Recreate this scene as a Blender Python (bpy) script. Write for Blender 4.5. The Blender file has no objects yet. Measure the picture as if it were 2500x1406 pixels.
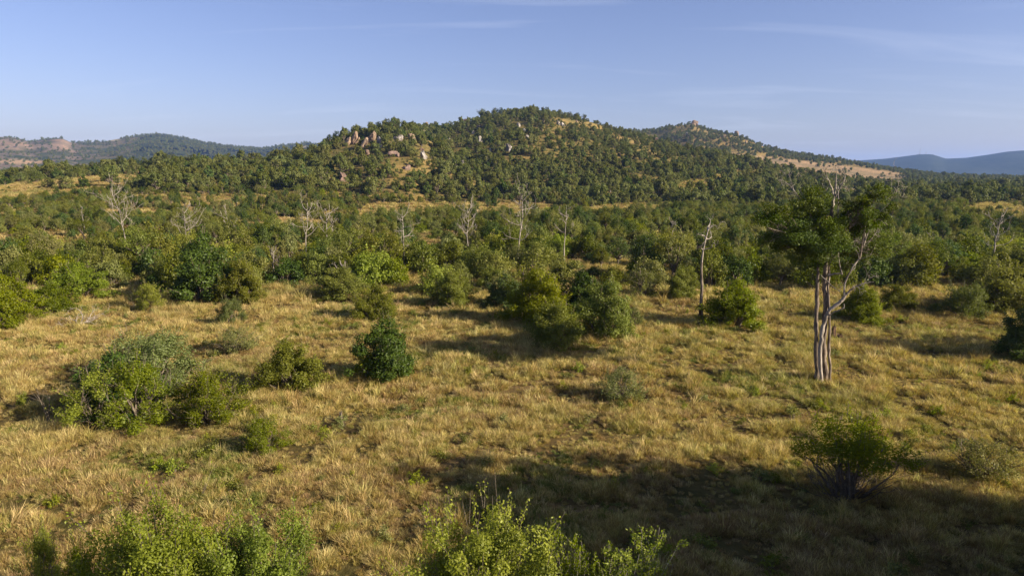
import bpy, math, random
import numpy as np
from mathutils import Vector

SC = bpy.context.scene
COL = SC.collection
R = math.radians

# ------------------------------------------------------------------ camera
CAM_H = 12.0
F = 1665.0                     # focal length in pixels of a 2500 px wide picture
PITCH = math.atan(278.0 / F)   # looking down a little
cam_data = bpy.data.cameras.new("camera")
cam_data.sensor_width = 36.0
cam_data.lens = 36.0 * F / 2500.0
cam_data.clip_start = 0.1
cam_data.clip_end = 60000
cam = bpy.data.objects.new("camera", cam_data)
cam.location = (0, 0, CAM_H)
cam.rotation_euler = (math.pi / 2 - PITCH, 0, 0)
COL.objects.link(cam)
SC.camera = cam

# ------------------------------------------------------------------ light
SUN_EL, SUN_AZ = 24.0, 111.0    # azimuth clockwise from the view direction (+Y)
sv = Vector((math.sin(R(SUN_AZ)) * math.cos(R(SUN_EL)), math.cos(R(SUN_AZ)) * math.cos(R(SUN_EL)), math.sin(R(SUN_EL))))
sd = bpy.data.lights.new("sun", 'SUN')
sd.energy = 5.0
sd.angle = R(0.5)
sd.color = (1.0, 0.88, 0.70)
sun = bpy.data.objects.new("sun", sd)
sun.rotation_euler = sv.to_track_quat('Z', 'Y').to_euler()
COL.objects.link(sun)

SC.view_settings.view_transform = 'Standard'
SC.view_settings.look = 'None'
SC.view_settings.exposure = 1.25
SC.view_settings.gamma = 1.0
SC.view_settings.use_curve_mapping = False
SC.render.engine = 'CYCLES'
SC.cycles.max_bounces = 6
SC.cycles.transparent_max_bounces = 8
SC.cycles.volume_bounces = 0

world = bpy.data.worlds.new("World")
SC.world = world
world.use_nodes = True
wn, wl = world.node_tree.nodes, world.node_tree.links
wn.clear()
w_out = wn.new('ShaderNodeOutputWorld')
w_bg = wn.new('ShaderNodeBackground')
w_sky = wn.new('ShaderNodeTexSky')
w_sky.sky_type = 'NISHITA'
w_sky.sun_disc = False
w_sky.sun_elevation = R(SUN_EL)
w_sky.sun_rotation = R(SUN_AZ)
w_sky.air_density = 1.0
w_sky.dust_density = 0.9
w_sky.ozone_density = 2.5
w_bg.inputs['Strength'].default_value = 0.055
w_tint = wn.new('ShaderNodeMix'); w_tint.data_type = 'RGBA'; w_tint.blend_type = 'MULTIPLY'
w_tint.inputs['Factor'].default_value = 1.0
w_tint.inputs['B'].default_value = (1.06, 0.925, 1.13, 1)
wl.new(w_sky.outputs[0], w_tint.inputs['A'])
# thin cirrus: noise on a plane high overhead, seen by direction
w_tc = wn.new('ShaderNodeTexCoord')
w_sep = wn.new('ShaderNodeSeparateXYZ')
wl.new(w_tc.outputs['Generated'], w_sep.inputs[0])
w_add = wn.new('ShaderNodeMath'); w_add.operation = 'ADD'; w_add.inputs[1].default_value = 0.12
w_abs = wn.new('ShaderNodeMath'); w_abs.operation = 'MAXIMUM'; w_abs.inputs[1].default_value = 0.0
wl.new(w_sep.outputs['Z'], w_abs.inputs[0]); wl.new(w_abs.outputs[0], w_add.inputs[0])
w_div = wn.new('ShaderNodeVectorMath'); w_div.operation = 'DIVIDE'
w_cmb = wn.new('ShaderNodeCombineXYZ')
for i in range(3):
    wl.new(w_add.outputs[0], w_cmb.inputs[i])
wl.new(w_tc.outputs['Generated'], w_div.inputs[0]); wl.new(w_cmb.outputs[0], w_div.inputs[1])
w_map = wn.new('ShaderNodeMapping')
w_map.inputs['Rotation'].default_value = (0, 0, R(28))
w_map.inputs['Scale'].default_value = (0.35, 1.5, 0.0)
w_map.inputs['Location'].default_value = (0.7, 1.9, 0.0)
wl.new(w_div.outputs[0], w_map.inputs[0])
w_noi = wn.new('ShaderNodeTexNoise')
w_noi.inputs['Scale'].default_value = 1.5
w_noi.inputs['Detail'].default_value = 9
w_noi.inputs['Roughness'].default_value = 0.55
w_noi.inputs['Distortion'].default_value = 0.9
wl.new(w_map.outputs[0], w_noi.inputs['Vector'])
w_rmp = wn.new('ShaderNodeValToRGB')
w_rmp.color_ramp.elements[0].position = 0.53; w_rmp.color_ramp.elements[0].color = (0, 0, 0, 1)
w_rmp.color_ramp.elements[1].position = 0.82; w_rmp.color_ramp.elements[1].color = (0.22, 0.22, 0.22, 1)
wl.new(w_noi.outputs[0], w_rmp.inputs[0])
w_mix = wn.new('ShaderNodeMix'); w_mix.data_type = 'RGBA'
wl.new(w_rmp.outputs[0], w_mix.inputs['Factor'])
wl.new(w_tint.outputs['Result'], w_mix.inputs['A'])
w_mix.inputs['B'].default_value = (7.2, 7.6, 8.8, 1)
wl.new(w_mix.outputs['Result'], w_bg.inputs['Color'])
wl.new(w_bg.outputs[0], w_out.inputs['Surface'])

# ------------------------------------------------------------------ helpers: picture <-> place
cP, sP = math.cos(PITCH), math.sin(PITCH)

def ray(px, py):
    u, v = (px - 1250.0) / F, (703.0 - py) / F
    return np.array([u, cP + v * sP, -sP + v * cP])

def at_ground(px, py, z=0.0):
    d = ray(px, py)
    t = (z - CAM_H) / d[2]
    return np.array([d[0] * t, d[1] * t, z])

def at_depth(px, py, y):
    d = ray(px, py)
    t = y / d[1]
    return np.array([d[0] * t, y, CAM_H + d[2] * t])

def project(x, y, z):
    dz = z - CAM_H
    depth = y * cP - dz * sP
    up = y * sP + dz * cP
    depth = np.maximum(depth, 0.01)
    return 1250.0 + F * x / depth, 703.0 - F * up / depth, depth

# ------------------------------------------------------------------ numpy noise
_rs = np.random.RandomState(7)
_T = _rs.rand(256, 256).astype(np.float64)

def vnoise(x, y):
    xi, yi = np.floor(x).astype(int), np.floor(y).astype(int)
    fx, fy = x - xi, y - yi
    fx, fy = fx * fx * (3 - 2 * fx), fy * fy * (3 - 2 * fy)
    a = _T[xi & 255, yi & 255]; b = _T[(xi + 1) & 255, yi & 255]
    c = _T[xi & 255, (yi + 1) & 255]; d = _T[(xi + 1) & 255, (yi + 1) & 255]
    return (a * (1 - fx) + b * fx) * (1 - fy) + (c * (1 - fx) + d * fx) * fy

def fbm(x, y, s, o=4):
    r, amp, tot = 0.0, 1.0, 0.0
    for k in range(o):
        r = r + amp * vnoise(x / s + 17.3 * k, y / s + 9.1 * k); tot += amp
        amp *= 0.5; s *= 0.5
    return r / tot      # 0..1

def sstep(x):
    x = np.clip(x, 0, 1)
    return x * x * (3 - 2 * x)

# ------------------------------------------------------------------ terrain
def layer(points, tree):
    """points: (px, py, distance, foot distance) of a skyline; gives az -> ridge height, distance, foot"""
    az, zz, rr, bb = [], [], [], []
    for px, py, r, b in points:
        d = ray(px, py)
        hyp = math.hypot(d[0], d[1])
        az.append(math.degrees(math.atan2(d[0], d[1])))
        zz.append(CAM_H + d[2] / hyp * r - tree); rr.append(r); bb.append(b)
    return np.array(az), np.array(zz), np.array(rr), np.array(bb)

LA = layer([(-900, 425, 420, 200), (-300, 420, 420, 200), (0, 414, 430, 200), (100, 407, 430, 200), (200, 402, 430, 200), (300, 393, 430, 200),
            (480, 382, 430, 200), (600, 379, 430, 200), (700, 366, 430, 200), (760, 352, 430, 210), (800, 332, 430, 220),
            (850, 322, 430, 230), (900, 313, 430, 230), (950, 303, 430, 230), (1000, 308, 435, 230), (1040, 318, 440, 240), (1090, 345, 440, 240),
            (1150, 375, 440, 240), (1250, 405, 440, 240), (1400, 425, 440, 240), (1700, 470, 440, 240), (3200, 480, 440, 240)], 5.0)
LB = layer([(-900, 470, 700, 300), (600, 450, 700, 300), (760, 400, 700, 300), (850, 375, 700, 300), (950, 335, 700, 300), (1020, 308, 690, 290), (1090, 302, 680, 280),
            (1150, 290, 690, 270), (1190, 275, 700, 265), (1230, 268, 700, 260), (1290, 262, 700, 260), (1340, 265, 700, 260), (1400, 277, 700, 260), (1450, 288, 700, 260),
            (1500, 306, 700, 260), (1560, 318, 690, 260), (1620, 334, 670, 270), (1700, 354, 640, 280), (1800, 376, 610, 290),
            (1880, 394, 590, 300), (1950, 411, 560, 300), (2050, 432, 540, 320), (2200, 450, 540, 330), (3200, 470, 540, 330)], 5.0)
LC = layer([(-900, 480, 1500, 800), (1300, 400, 1500, 800), (1450, 330, 1500, 800), (1530, 316, 1500, 800), (1600, 314, 1480, 800), (1640, 303, 1450, 790), (1690, 297, 1440, 780),
            (1735, 313, 1430, 780), (1790, 322, 1420, 770), (1830, 337, 1420, 760), (1880, 357, 1420, 750), (1950, 370, 1420, 750),
            (2000, 378, 1420, 740), (2100, 395, 1420, 740), (2180, 409, 1420, 740), (2300, 423, 1420, 740), (2500, 430, 1450, 760), (3200, 432, 1500, 800)], 5.0)
LD = layer([(-900, 345, 3500, 1700), (-300, 335, 3500, 1700), (0, 331, 3500, 1700), (40, 333, 3500, 1700), (70, 342, 3500, 1700), (110, 337, 3500, 1700), (150, 334, 3500, 1700),
            (175, 345, 3500, 1700), (250, 343, 3500, 1700), (300, 334, 3500, 1700), (350, 327, 3500, 1700), (390, 325, 3500, 1700), (440, 332, 3500, 1700),
            (500, 346, 3500, 1700), (580, 357, 3500, 1700), (640, 361, 3500, 1700), (700, 353, 3500, 1700), (750, 347, 3500, 1700),
            (800, 353, 3500, 1700), (900, 385, 3500, 1700), (1100, 420, 3500, 1700), (3200, 450, 3500, 1700)], 4.0)
LE = layer([(-900, 440, 5600, 4300), (1700, 425, 5600, 4300), (1950, 402, 5600, 4300), (2100, 392, 5600, 4300), (2160, 388, 5600, 4300), (2200, 383, 5600, 4300), (2245, 377, 5600, 4300), (2275, 377, 5600, 4300),
            (2310, 388, 5600, 4300), (2360, 386, 5600, 4300), (2410, 379, 5600, 4300), (2460, 371, 5600, 4300), (2500, 368, 5600, 4300),
            (2700, 372, 5600, 4300), (3200, 400, 5600, 4300)], 0.0)
LAYERS = [LA, LB, LC, LD, LE]
FALL = [160.0, 260.0, 500.0, 1200.0, 2000.0]

def terrain(x, y, which=False):
    x = np.asarray(x, float); y = np.asarray(y, float)
    az = np.degrees(np.arctan2(x, y)); r = np.hypot(x, y)
    side = 1 - 0.75 * sstep((np.abs(az) - 50) / 60)
    side = side * (1 - sstep((np.abs(az) - 150) / 28))
    best = np.zeros_like(r); idx = np.zeros(r.shape, int)
    for k, (L, fall) in enumerate(zip(LAYERS, FALL)):
        Z = np.interp(az, L[0], L[1]); RR = np.interp(az, L[0], L[2]); B = np.interp(az, L[0], L[3])
        Z = np.maximum(Z, 0) * side
        up = np.clip((r - B) / (RR - B), 0, 1)
        prof = 0.45 * up + 0.55 * sstep(up)
        prof = prof * (1 - 0.85 * sstep((r - RR) / fall))
        rough = fbm(x + 300 * k, y, [60, 90, 160, 500, 1400][k], 5) - 0.5
        h = Z * prof
        h = h + rough * np.minimum(Z, 300) * 0.30 * sstep(up * 1.6) * (1 - 0.82 * sstep((up - 0.55) / 0.45))
        gully = np.abs(fbm(x * 1.0 + 911, y * 0.6, [50, 70, 150, 420, 1300][k], 3) - 0.5)
        if k >= 3:
            h = h - (0.22 - gully).clip(0) * Z * 0.7 * sstep(up * 1.5) * (1 - sstep((up - 0.6) / 0.4))
        m = h > best + 0.3
        best = np.where(m, h, best); idx = np.where(m, k + 1, idx)
    und = (fbm(x, y, 30, 4) - 0.5) * 0.5 * np.clip(r / 60, 0.2, 1) + (fbm(x + 50, y + 80, 4, 3) - 0.5) * 0.22
    z = best + und
    return (z, idx) if which else z

# ------------------------------------------------------------------ node helpers
def new_mat(name):
    m = bpy.data.materials.new(name); m.use_nodes = True
    nt = m.node_tree; nt.nodes.clear()
    return m, nt.nodes, nt.links

def math_node(n, l, op, a, b):
    q = n.new('ShaderNodeMath'); q.operation = op
    for i, v in enumerate((a, b)):
        if isinstance(v, (int, float)): q.inputs[i].default_value = v
        else: l.new(v, q.inputs[i])
    return q.outputs[0]

def mix_rgb(n, l, fac, a, b, mode='MIX'):
    q = n.new('ShaderNodeMix'); q.data_type = 'RGBA'; q.blend_type = mode
    for key, v in (('Factor', fac), ('A', a), ('B', b)):
        s = q.inputs[key] if key == 'Factor' else q.inputs[key]
        if isinstance(v, (int, float)): s.default_value = v
        elif isinstance(v, tuple): s.default_value = (*v, 1)
        else: l.new(v, s)
    return q.outputs['Result']

def noise(n, l, vec, scale, detail=4, rough=0.55):
    q = n.new('ShaderNodeTexNoise'); q.inputs['Scale'].default_value = scale
    q.inputs['Detail'].default_value = detail; q.inputs['Roughness'].default_value = rough
    if vec is not None: l.new(vec, q.inputs['Vector'])
    return q.outputs[0]

def ramp(n, l, fac, p0, p1, c0=(0, 0, 0), c1=(1, 1, 1)):
    q = n.new('ShaderNodeValToRGB')
    q.color_ramp.elements[0].position = p0; q.color_ramp.elements[0].color = (*c0, 1)
    q.color_ramp.elements[1].position = p1; q.color_ramp.elements[1].color = (*c1, 1)
    l.new(fac, q.inputs[0]); return q.outputs[0]

def leaf_mat(name, base, light, trans=0.4, patch=None, patch_col=None):
    """foliage or grass: per-leaf value 'v', per-plant random, object colour as a tint"""
    m, n, l = new_mat(name)
    at = n.new('ShaderNodeAttribute'); at.attribute_name = 'v'
    oi = n.new('ShaderNodeObjectInfo')
    c = mix_rgb(n, l, at.outputs['Fac'], base, light)
    if patch:
        nz = noise(n, l, oi.outputs['Location'], patch, 3)
        c = mix_rgb(n, l, ramp(n, l, nz, 0.51, 0.66), c, mix_rgb(n, l, at.outputs['Fac'], patch_col[0], patch_col[1]))
    hs = n.new('ShaderNodeHueSaturation')
    l.new(c, hs.inputs['Color'])
    l.new(math_node(n, l, 'MULTIPLY_ADD', oi.outputs['Random'], 0.035), hs.inputs['Hue'])
    hs.inputs['Hue'].links[0].from_node.inputs[2].default_value = 0.488
    w = n.new('ShaderNodeTexWhiteNoise'); w.noise_dimensions = '1D'; l.new(oi.outputs['Random'], w.inputs['W'])
    l.new(math_node(n, l, 'MULTIPLY_ADD', w.outputs['Value'], 0.6), hs.inputs['Value'])
    hs.inputs['Value'].links[0].from_node.inputs[2].default_value = 0.72
    l.new(math_node(n, l, 'MULTIPLY_ADD', w.outputs['Value'], -0.22), hs.inputs['Saturation'])
    hs.inputs['Saturation'].links[0].from_node.inputs[2].default_value = 1.15
    c2 = mix_rgb(n, l, 1.0, hs.outputs[0], oi.outputs['Color'], 'MULTIPLY')
    d = n.new('ShaderNodeBsdfDiffuse'); t = n.new('ShaderNodeBsdfTranslucent')
    l.new(c2, d.inputs[0])
    c3 = mix_rgb(n, l, 1.0, c2, (1.12, 1.2, 0.6), 'MULTIPLY'); l.new(c3, t.inputs[0])
    ms = n.new('ShaderNodeMixShader'); ms.inputs[0].default_value = trans
    l.new(d.outputs[0], ms.inputs[1]); l.new(t.outputs[0], ms.inputs[2])
    g = n.new('ShaderNodeBsdfGlossy'); g.inputs['Roughness'].default_value = 0.5; g.inputs[0].default_value = (0.8, 0.8, 0.8, 1)
    m2 = n.new('ShaderNodeMixShader'); m2.inputs[0].default_value = 0.015
    l.new(ms.outputs[0], m2.inputs[1]); l.new(g.outputs[0], m2.inputs[2])
    o = n.new('ShaderNodeOutputMaterial'); l.new(m2.outputs[0], o.inputs[0])
    return m

def bark_mat(name, c0, c1, scale=3.0):
    m, n, l = new_mat(name)
    tc = n.new('ShaderNodeTexCoord'); mp = n.new('ShaderNodeMapping')
    mp.inputs['Scale'].default_value = (6, 6, 0.7)
    l.new(tc.outputs['Object'], mp.inputs[0])
    nz = noise(n, l, mp.outputs[0], scale, 6, 0.65)
    nz2 = noise(n, l, tc.outputs['Object'], 0.9, 3)
    c = mix_rgb(n, l, ramp(n, l, nz, 0.38, 0.64), c0, c1)
    c = mix_rgb(n, l, ramp(n, l, nz2, 0.45, 0.7), c, tuple(0.55 * a for a in c0))
    p = n.new('ShaderNodeBsdfPrincipled'); p.inputs['Roughness'].default_value = 0.85
    p.inputs['Specular IOR Level'].default_value = 0.2
    l.new(c, p.inputs['Base Color'])
    b = n.new('ShaderNodeBump'); b.inputs['Strength'].default_value = 0.7; b.inputs['Distance'].default_value = 0.05
    l.new(nz, b.inputs['Height']); l.new(b.outputs[0], p.inputs['Normal'])
    o = n.new('ShaderNodeOutputMaterial'); l.new(p.outputs[0], o.inputs[0])
    return m

M = {}
M['olive'] = leaf_mat('olive_leaves', (0.080, 0.088, 0.013), (0.200, 0.205, 0.031))
M['dark'] = leaf_mat('dark_green_leaves', (0.036, 0.055, 0.011), (0.095, 0.125, 0.020), 0.3)
M['bright'] = leaf_mat('yellow_green_leaves', (0.112, 0.128, 0.010), (0.270, 0.280, 0.020), 0.45)
M['grey'] = leaf_mat('grey_green_leaves', (0.104, 0.106, 0.028), (0.215, 0.206, 0.058))
M['far'] = leaf_mat('hillside_leaves', (0.064, 0.074, 0.018), (0.170, 0.174, 0.038), 0.3)
M['juniper'] = leaf_mat('fine_juniper_leaves', (0.036, 0.052, 0.009), (0.135, 0.165, 0.018), 0.35)
M['straw'] = leaf_mat('dry_straw_grass', (0.190, 0.130, 0.046), (0.65, 0.50, 0.200), 0.35, 0.09, ((0.165, 0.145, 0.045), (0.44, 0.375, 0.140)))
M['brown'] = leaf_mat('brown_dead_grass', (0.12, 0.075, 0.032), (0.44, 0.30, 0.135), 0.3)
M['green'] = leaf_mat('green_grass', (0.085, 0.105, 0.018), (0.20, 0.215, 0.040), 0.4)
M['bark'] = bark_mat('brown_bark', (0.10, 0.075, 0.05), (0.22, 0.18, 0.13))
M['dead'] = bark_mat('weathered_grey_wood', (0.20, 0.165, 0.13), (0.48, 0.42, 0.345))
M['trunk'] = bark_mat('stringy_cedar_bark', (0.09, 0.065, 0.045), (0.33, 0.265, 0.20), 2.2)
M['char'] = bark_mat('charred_wood', (0.045, 0.03, 0.02), (0.16, 0.09, 0.05))

def ground_mat():
    m, n, l = new_mat('dry_savanna_ground')
    at = n.new('ShaderNodeVertexColor'); at.layer_name = 'soil'
    g = n.new('ShaderNodeNewGeometry')
    n1 = noise(n, l, g.outputs['Position'], 0.9, 6, 0.7)
    n2 = noise(n, l, g.outputs['Position'], 0.03, 5, 0.6)
    n3 = noise(n, l, g.outputs['Position'], 0.006, 8, 0.75)
    c = mix_rgb(n, l, 1.0, at.outputs[0], ramp(n, l, n1, 0.3, 0.7, (0.62, 0.6, 0.55), (1.3, 1.3, 1.3)), 'MULTIPLY')
    c = mix_rgb(n, l, 1.0, c, ramp(n, l, n2, 0.35, 0.65, (0.75, 0.8, 0.72), (1.22, 1.15, 1.1)), 'MULTIPLY')
    c = mix_rgb(n, l, 1.0, c, ramp(n, l, n3, 0.38, 0.62, (0.72, 0.8, 0.8), (1.25, 1.15, 1.08)), 'MULTIPLY')
    n4 = noise(n, l, g.outputs['Position'], 0.25, 5, 0.75)
    c = mix_rgb(n, l, 1.0, c, ramp(n, l, n4, 0.4, 0.6, (0.68, 0.76, 0.66), (1.25, 1.15, 1.1)), 'MULTIPLY')
    p = n.new('ShaderNodeBsdfPrincipled'); p.inputs['Roughness'].default_value = 1.0
    p.inputs['Specular IOR Level'].default_value = 0.0
    l.new(c, p.inputs['Base Color'])
    b = n.new('ShaderNodeBump'); b.inputs['Strength'].default_value = 0.6; b.inputs['Distance'].default_value = 0.4
    l.new(n1, b.inputs['Height']); l.new(b.outputs[0], p.inputs['Normal'])
    o = n.new('ShaderNodeOutputMaterial'); l.new(p.outputs[0], o.inputs[0])
    return m
M['ground'] = ground_mat()

def rock_mat(name, c0, c1, c2):
    m, n, l = new_mat(name)
    tc = n.new('ShaderNodeTexCoord'); g = n.new('ShaderNodeNewGeometry')
    n1 = noise(n, l, g.outputs['Position'], 0.35, 6, 0.7)
    mp = n.new('ShaderNodeMapping'); mp.inputs['Scale'].default_value = (1.2, 1.2, 0.25)
    l.new(g.outputs['Position'], mp.inputs[0])
    n2 = noise(n, l, mp.outputs[0], 0.9, 4, 0.6)
    c = mix_rgb(n, l, ramp(n, l, n1, 0.47, 0.56), c0, c1)
    c = mix_rgb(n, l, ramp(n, l, n2, 0.52, 0.66), c, c2)
    p = n.new('ShaderNodeBsdfPrincipled'); p.inputs['Roughness'].default_value = 0.9
    l.new(c, p.inputs['Base Color'])
    b = n.new('ShaderNodeBump'); b.inputs['Strength'].default_value = 0.8; b.inputs['Distance'].default_value = 0.6
    l.new(n1, b.inputs['Height']); l.new(b.outputs[0], p.inputs['Normal'])
    o = n.new('ShaderNodeOutputMaterial'); l.new(p.outputs[0], o.inputs[0])
    return m
M['rock_warm'] = rock_mat('tan_granite', (0.17, 0.11, 0.066), (0.27, 0.19, 0.12), (0.085, 0.062, 0.046))
M['rock_pale'] = rock_mat('pale_lichened_granite', (0.12, 0.10, 0.078), (0.42, 0.38, 0.33), (0.07, 0.058, 0.046))
M['rock_brown'] = rock_mat('brown_granite', (0.15, 0.095, 0.065), (0.24, 0.16, 0.115), (0.09, 0.065, 0.05))

# ------------------------------------------------------------------ mesh helpers
def make_mesh(name, verts, faces, mats, mat_idx=None, v=None, smooth=False):
    """verts (n,3) array, faces: array (m,k) or list of arrays"""
    me = bpy.data.meshes.new(name)
    if isinstance(faces, np.ndarray): faces = [faces]
    faces = [f for f in faces if len(f)]
    loops = np.concatenate([f.ravel() for f in faces]).astype(np.int32)
    counts = np.concatenate([np.full(len(f), f.shape[1], np.int32) for f in faces])
    starts = np.concatenate([[0], np.cumsum(counts)[:-1]]).astype(np.int32)
    me.vertices.add(len(verts)); me.vertices.foreach_set('co', np.asarray(verts, np.float32).ravel())
    me.loops.add(len(loops)); me.loops.foreach_set('vertex_index', loops)
    me.polygons.add(len(counts)); me.polygons.foreach_set('loop_start', starts); me.polygons.foreach_set('loop_total', counts)
    for m in mats: me.materials.append(m)
    if mat_idx is not None: me.polygons.foreach_set('material_index', np.asarray(mat_idx, np.int32))
    me.polygons.foreach_set('use_smooth', np.full(len(counts), smooth, bool))
    if v is not None:
        a = me.attributes.new('v', 'FLOAT', 'POINT'); a.data.foreach_set('value', np.asarray(v, np.float32))
    me.update(calc_edges=True)
    return me

def unit(a):
    return a / np.maximum(np.linalg.norm(a, axis=-1, keepdims=True), 1e-9)

def leaf_quads(rs, P, N, size, aspect=0.6):
    """diamond leaves at P with normals N"""
    n = len(P)
    t = unit(np.cross(N, unit(rs.normal(size=(n, 3)))))
    b = np.cross(N, t)
    s = size * rs.uniform(0.65, 1.35, (n, 1))
    V = np.stack([P - t * s * 0.5, P + b * s * 0.5 * aspect, P + t * s * 0.5, P - b * s * 0.5 * aspect], 1).reshape(-1, 3)
    Fc = np.arange(n * 4).reshape(n, 4)
    return V, Fc

def tube(path, rad, sides=6):
    path = np.asarray(path, float); k = len(path)
    tan = unit(np.gradient(path, axis=0))
    ref = np.array([0.0, 0.0, 1.0]) if abs(tan[0][2]) < 0.9 else np.array([1.0, 0.0, 0.0])
    V = []
    u = unit(np.cross(tan[0], ref))
    for i in range(k):
        u = u - tan[i] * np.dot(u, tan[i]); u = unit(u); w = np.cross(tan[i], u)
        a = np.arange(sides) / sides * 2 * math.pi
        V.append(path[i] + rad[i] * (np.cos(a)[:, None] * u + np.sin(a)[:, None] * w))
    V.append(path[-1:] + tan[-1:] * rad[-1])
    V = np.concatenate(V)
    Q = []
    for i in range(k - 1):
        for j in range(sides):
            j2 = (j + 1) % sides
            Q.append((i * sides + j, i * sides + j2, (i + 1) * sides + j2, (i + 1) * sides + j))
    tip = k * sides
    T = [((k - 1) * sides + j, (k - 1) * sides + (j + 1) % sides, tip) for j in range(sides)]
    return V, np.array(Q), np.array(T)

class Acc:
    """collects tubes and leaves into one mesh"""
    def __init__(s): s.V = []; s.Q = []; s.T = []; s.mq = []; s.mt = []; s.v = []; s.n = 0
    def add(s, V, Q=None, T=None, mi=0, v=None):
        if Q is not None and len(Q): s.Q.append(Q + s.n); s.mq += [mi] * len(Q)
        if T is not None and len(T): s.T.append(T + s.n); s.mt += [mi] * len(T)
        s.V.append(V); s.v.append(v if v is not None else np.full(len(V), 0.5)); s.n += len(V)
    def tube(s, path, rad, sides=6, mi=0): V, Q, T = tube(path, rad, sides); s.add(V, Q, T, mi)
    def leaves(s, rs, P, N, size, aspect=0.6, mi=0, val=None):
        V, Q = leaf_quads(rs, P, N, size, aspect)
        r = rs.rand(len(P)) if val is None else val
        s.add(V, Q, None, mi, np.repeat(r, 4))
    def mesh(s, name, mats, smooth=False):
        fs = []
        if s.Q: fs.append(np.concatenate(s.Q))
        if s.T: fs.append(np.concatenate(s.T))
        return make_mesh(name, np.concatenate(s.V), fs, mats, s.mq + s.mt, np.concatenate(s.v), smooth)

def obj(name, me, parent=None):
    o = bpy.data.objects.new(name, me); COL.objects.link(o)
    if parent is not None: o.parent = parent
    return o

def tag(o, label=None, cat=None, group=None, kind=None):
    if label: o['label'] = label
    if cat: o['category'] = cat
    if group: o['group'] = group
    if kind: o['kind'] = kind
    return o

def copy_tree(o, name=None):
    c = o.copy(); COL.objects.link(c)
    for ch in list(o.children):
        d = ch.copy(); COL.objects.link(d); d.parent = c
    return c

# ------------------------------------------------------------------ ground and hills
rings = np.concatenate([[0.0], np.geomspace(3, 60, 60), np.geomspace(62, 900, 190), np.geomspace(915, 4200, 110), np.geomspace(4350, 12000, 45)])
azs = np.concatenate([np.arange(-180, -52, 4.0), np.arange(-52, 52.01, 0.2), np.arange(56, 177, 4.0)])
nr, na = len(rings), len(azs)
AZ, RR = np.meshgrid(np.radians(azs), rings)
GX, GY = RR * np.sin(AZ), RR * np.cos(AZ)
GZ, GI = terrain(GX, GY, True)
PX, PY, _ = project(GX, GY, GZ)

CLEAR = [  # clearings, in the picture's own coordinates of where their ground lies: cx, cy, rx, ry, slope
    (90, 466, 190, 24, -0.10), (250, 443, 110, 13, -0.05), (690, 552, 125, 18, 0), (1120, 512, 280, 18, 0), (1540, 512, 120, 15, -0.03), (880, 526, 100, 12, 0), (330, 520, 90, 10, 0),
    (1700, 452, 60, 13, -0.1), (1790, 430, 60, 9, -0.1), (1530, 343, 34, 6, 0.25), (1585, 372, 34, 6, 0.2), (1450, 306, 30, 5, 0.3), (1660, 400, 26, 4, 0.2),
    (1330, 320, 22, 6, 0.3), (2440, 515, 90, 20, 0), (2300, 500, 60, 10, 0), (2060, 470, 60, 8, 0), (1400, 300, 35, 6, 0.2),
    (480, 395, 40, 5, 0), (690, 425, 40, 6, 0), (2380, 470, 50, 4, 0), (1220, 455, 50, 5, 0)]

def clear_amount(px, py):
    m = np.zeros_like(px)
    for cx, cy, rx, ry, sl in CLEAR:
        d = ((px - cx) / rx) ** 2 + ((py - cy - sl * (px - cx)) / ry) ** 2
        m = np.maximum(m, sstep(1.5 - d))
    return m

def brown_field(px, py, idx):
    """bare brown field on the slope of the second hill"""
    top = np.interp(px, [1650, 1740, 1850, 1950, 2050, 2150, 2230], [360, 366, 378, 389, 400, 413, 426])
    return (idx == 3) * sstep((py - top) / 5) * sstep((px - 1640) / 40) * sstep((2230 - px) / 40)

soil = np.zeros(GX.shape + (3,))
def c3(*a): return np.array(a)
soil[:] = c3(0.125, 0.088, 0.042)
patch = fbm(GX, GY, 18, 4)[..., None]
soil = soil * (1 - 0.5 * (patch > 0.55)) + c3(0.10, 0.085, 0.03) * 0.5 * (patch > 0.55)
far = sstep((RR - 90) / 60)[..., None]
soil = soil * (1 - far) + c3(0.19, 0.145, 0.062) * far
cl = clear_amount(PX, PY)[..., None] * (RR > 120)[..., None]
soil = soil * (1 - cl) + c3(0.27, 0.205, 0.09) * cl
bf = brown_field(PX, PY, GI)[..., None]
soil = soil * (1 - bf) + c3(0.27, 0.20, 0.135) * bf
gr = (GI == 2) * (RR < 900) * (RR > 260); soil = np.where(gr[..., None] & (cl < 0.5), c3(0.155, 0.125, 0.050), soil)
w = fbm(GX, GY, 260, 5); w2 = fbm(GX + 999, GY, 90, 4)
D = (GI == 4)[..., None]
leftness = sstep((330 - PX + 200 * (w - 0.5)) / 160)
veg = sstep((w2 - 0.42 - 0.12 * leftness) / 0.08)[..., None]
brownD = c3(0.165, 0.132, 0.112); greenD = c3(0.050, 0.060, 0.030)
mixD = np.where(leftness[..., None] > 0, brownD * leftness[..., None] + c3(0.13, 0.11, 0.06) * (1 - leftness[..., None]), 0)
soilD = mixD * (1 - veg) + greenD * veg
for cx, cy, rx, ry, sl, colr in ((150, 352, 28, 13, 0.1, c3(0.27, 0.195, 0.155)), (268, 343, 30, 2.5, -0.02, c3(0.33, 0.28, 0.19)), (25, 352, 55, 16, 0.2, c3(0.22, 0.165, 0.13)), (60, 395, 60, 8, 0, c3(0.30, 0.22, 0.15)), (735, 358, 16, 4, 0, c3(0.36, 0.28, 0.2))):
    d = ((PX - cx) / rx) ** 2 + ((PY - cy - sl * (PX - cx)) / ry) ** 2 + (w2 - 0.5) * 1.6
    k = sstep(1.3 - d)[..., None]; soilD = soilD * (1 - k) + colr * k
soil = np.where(D, soilD, soil)
E = (GI == 5)[..., None]
soil = np.where(E, c3(0.030, 0.040, 0.036) * (0.7 + 0.6 * w[..., None]), soil)
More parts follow.
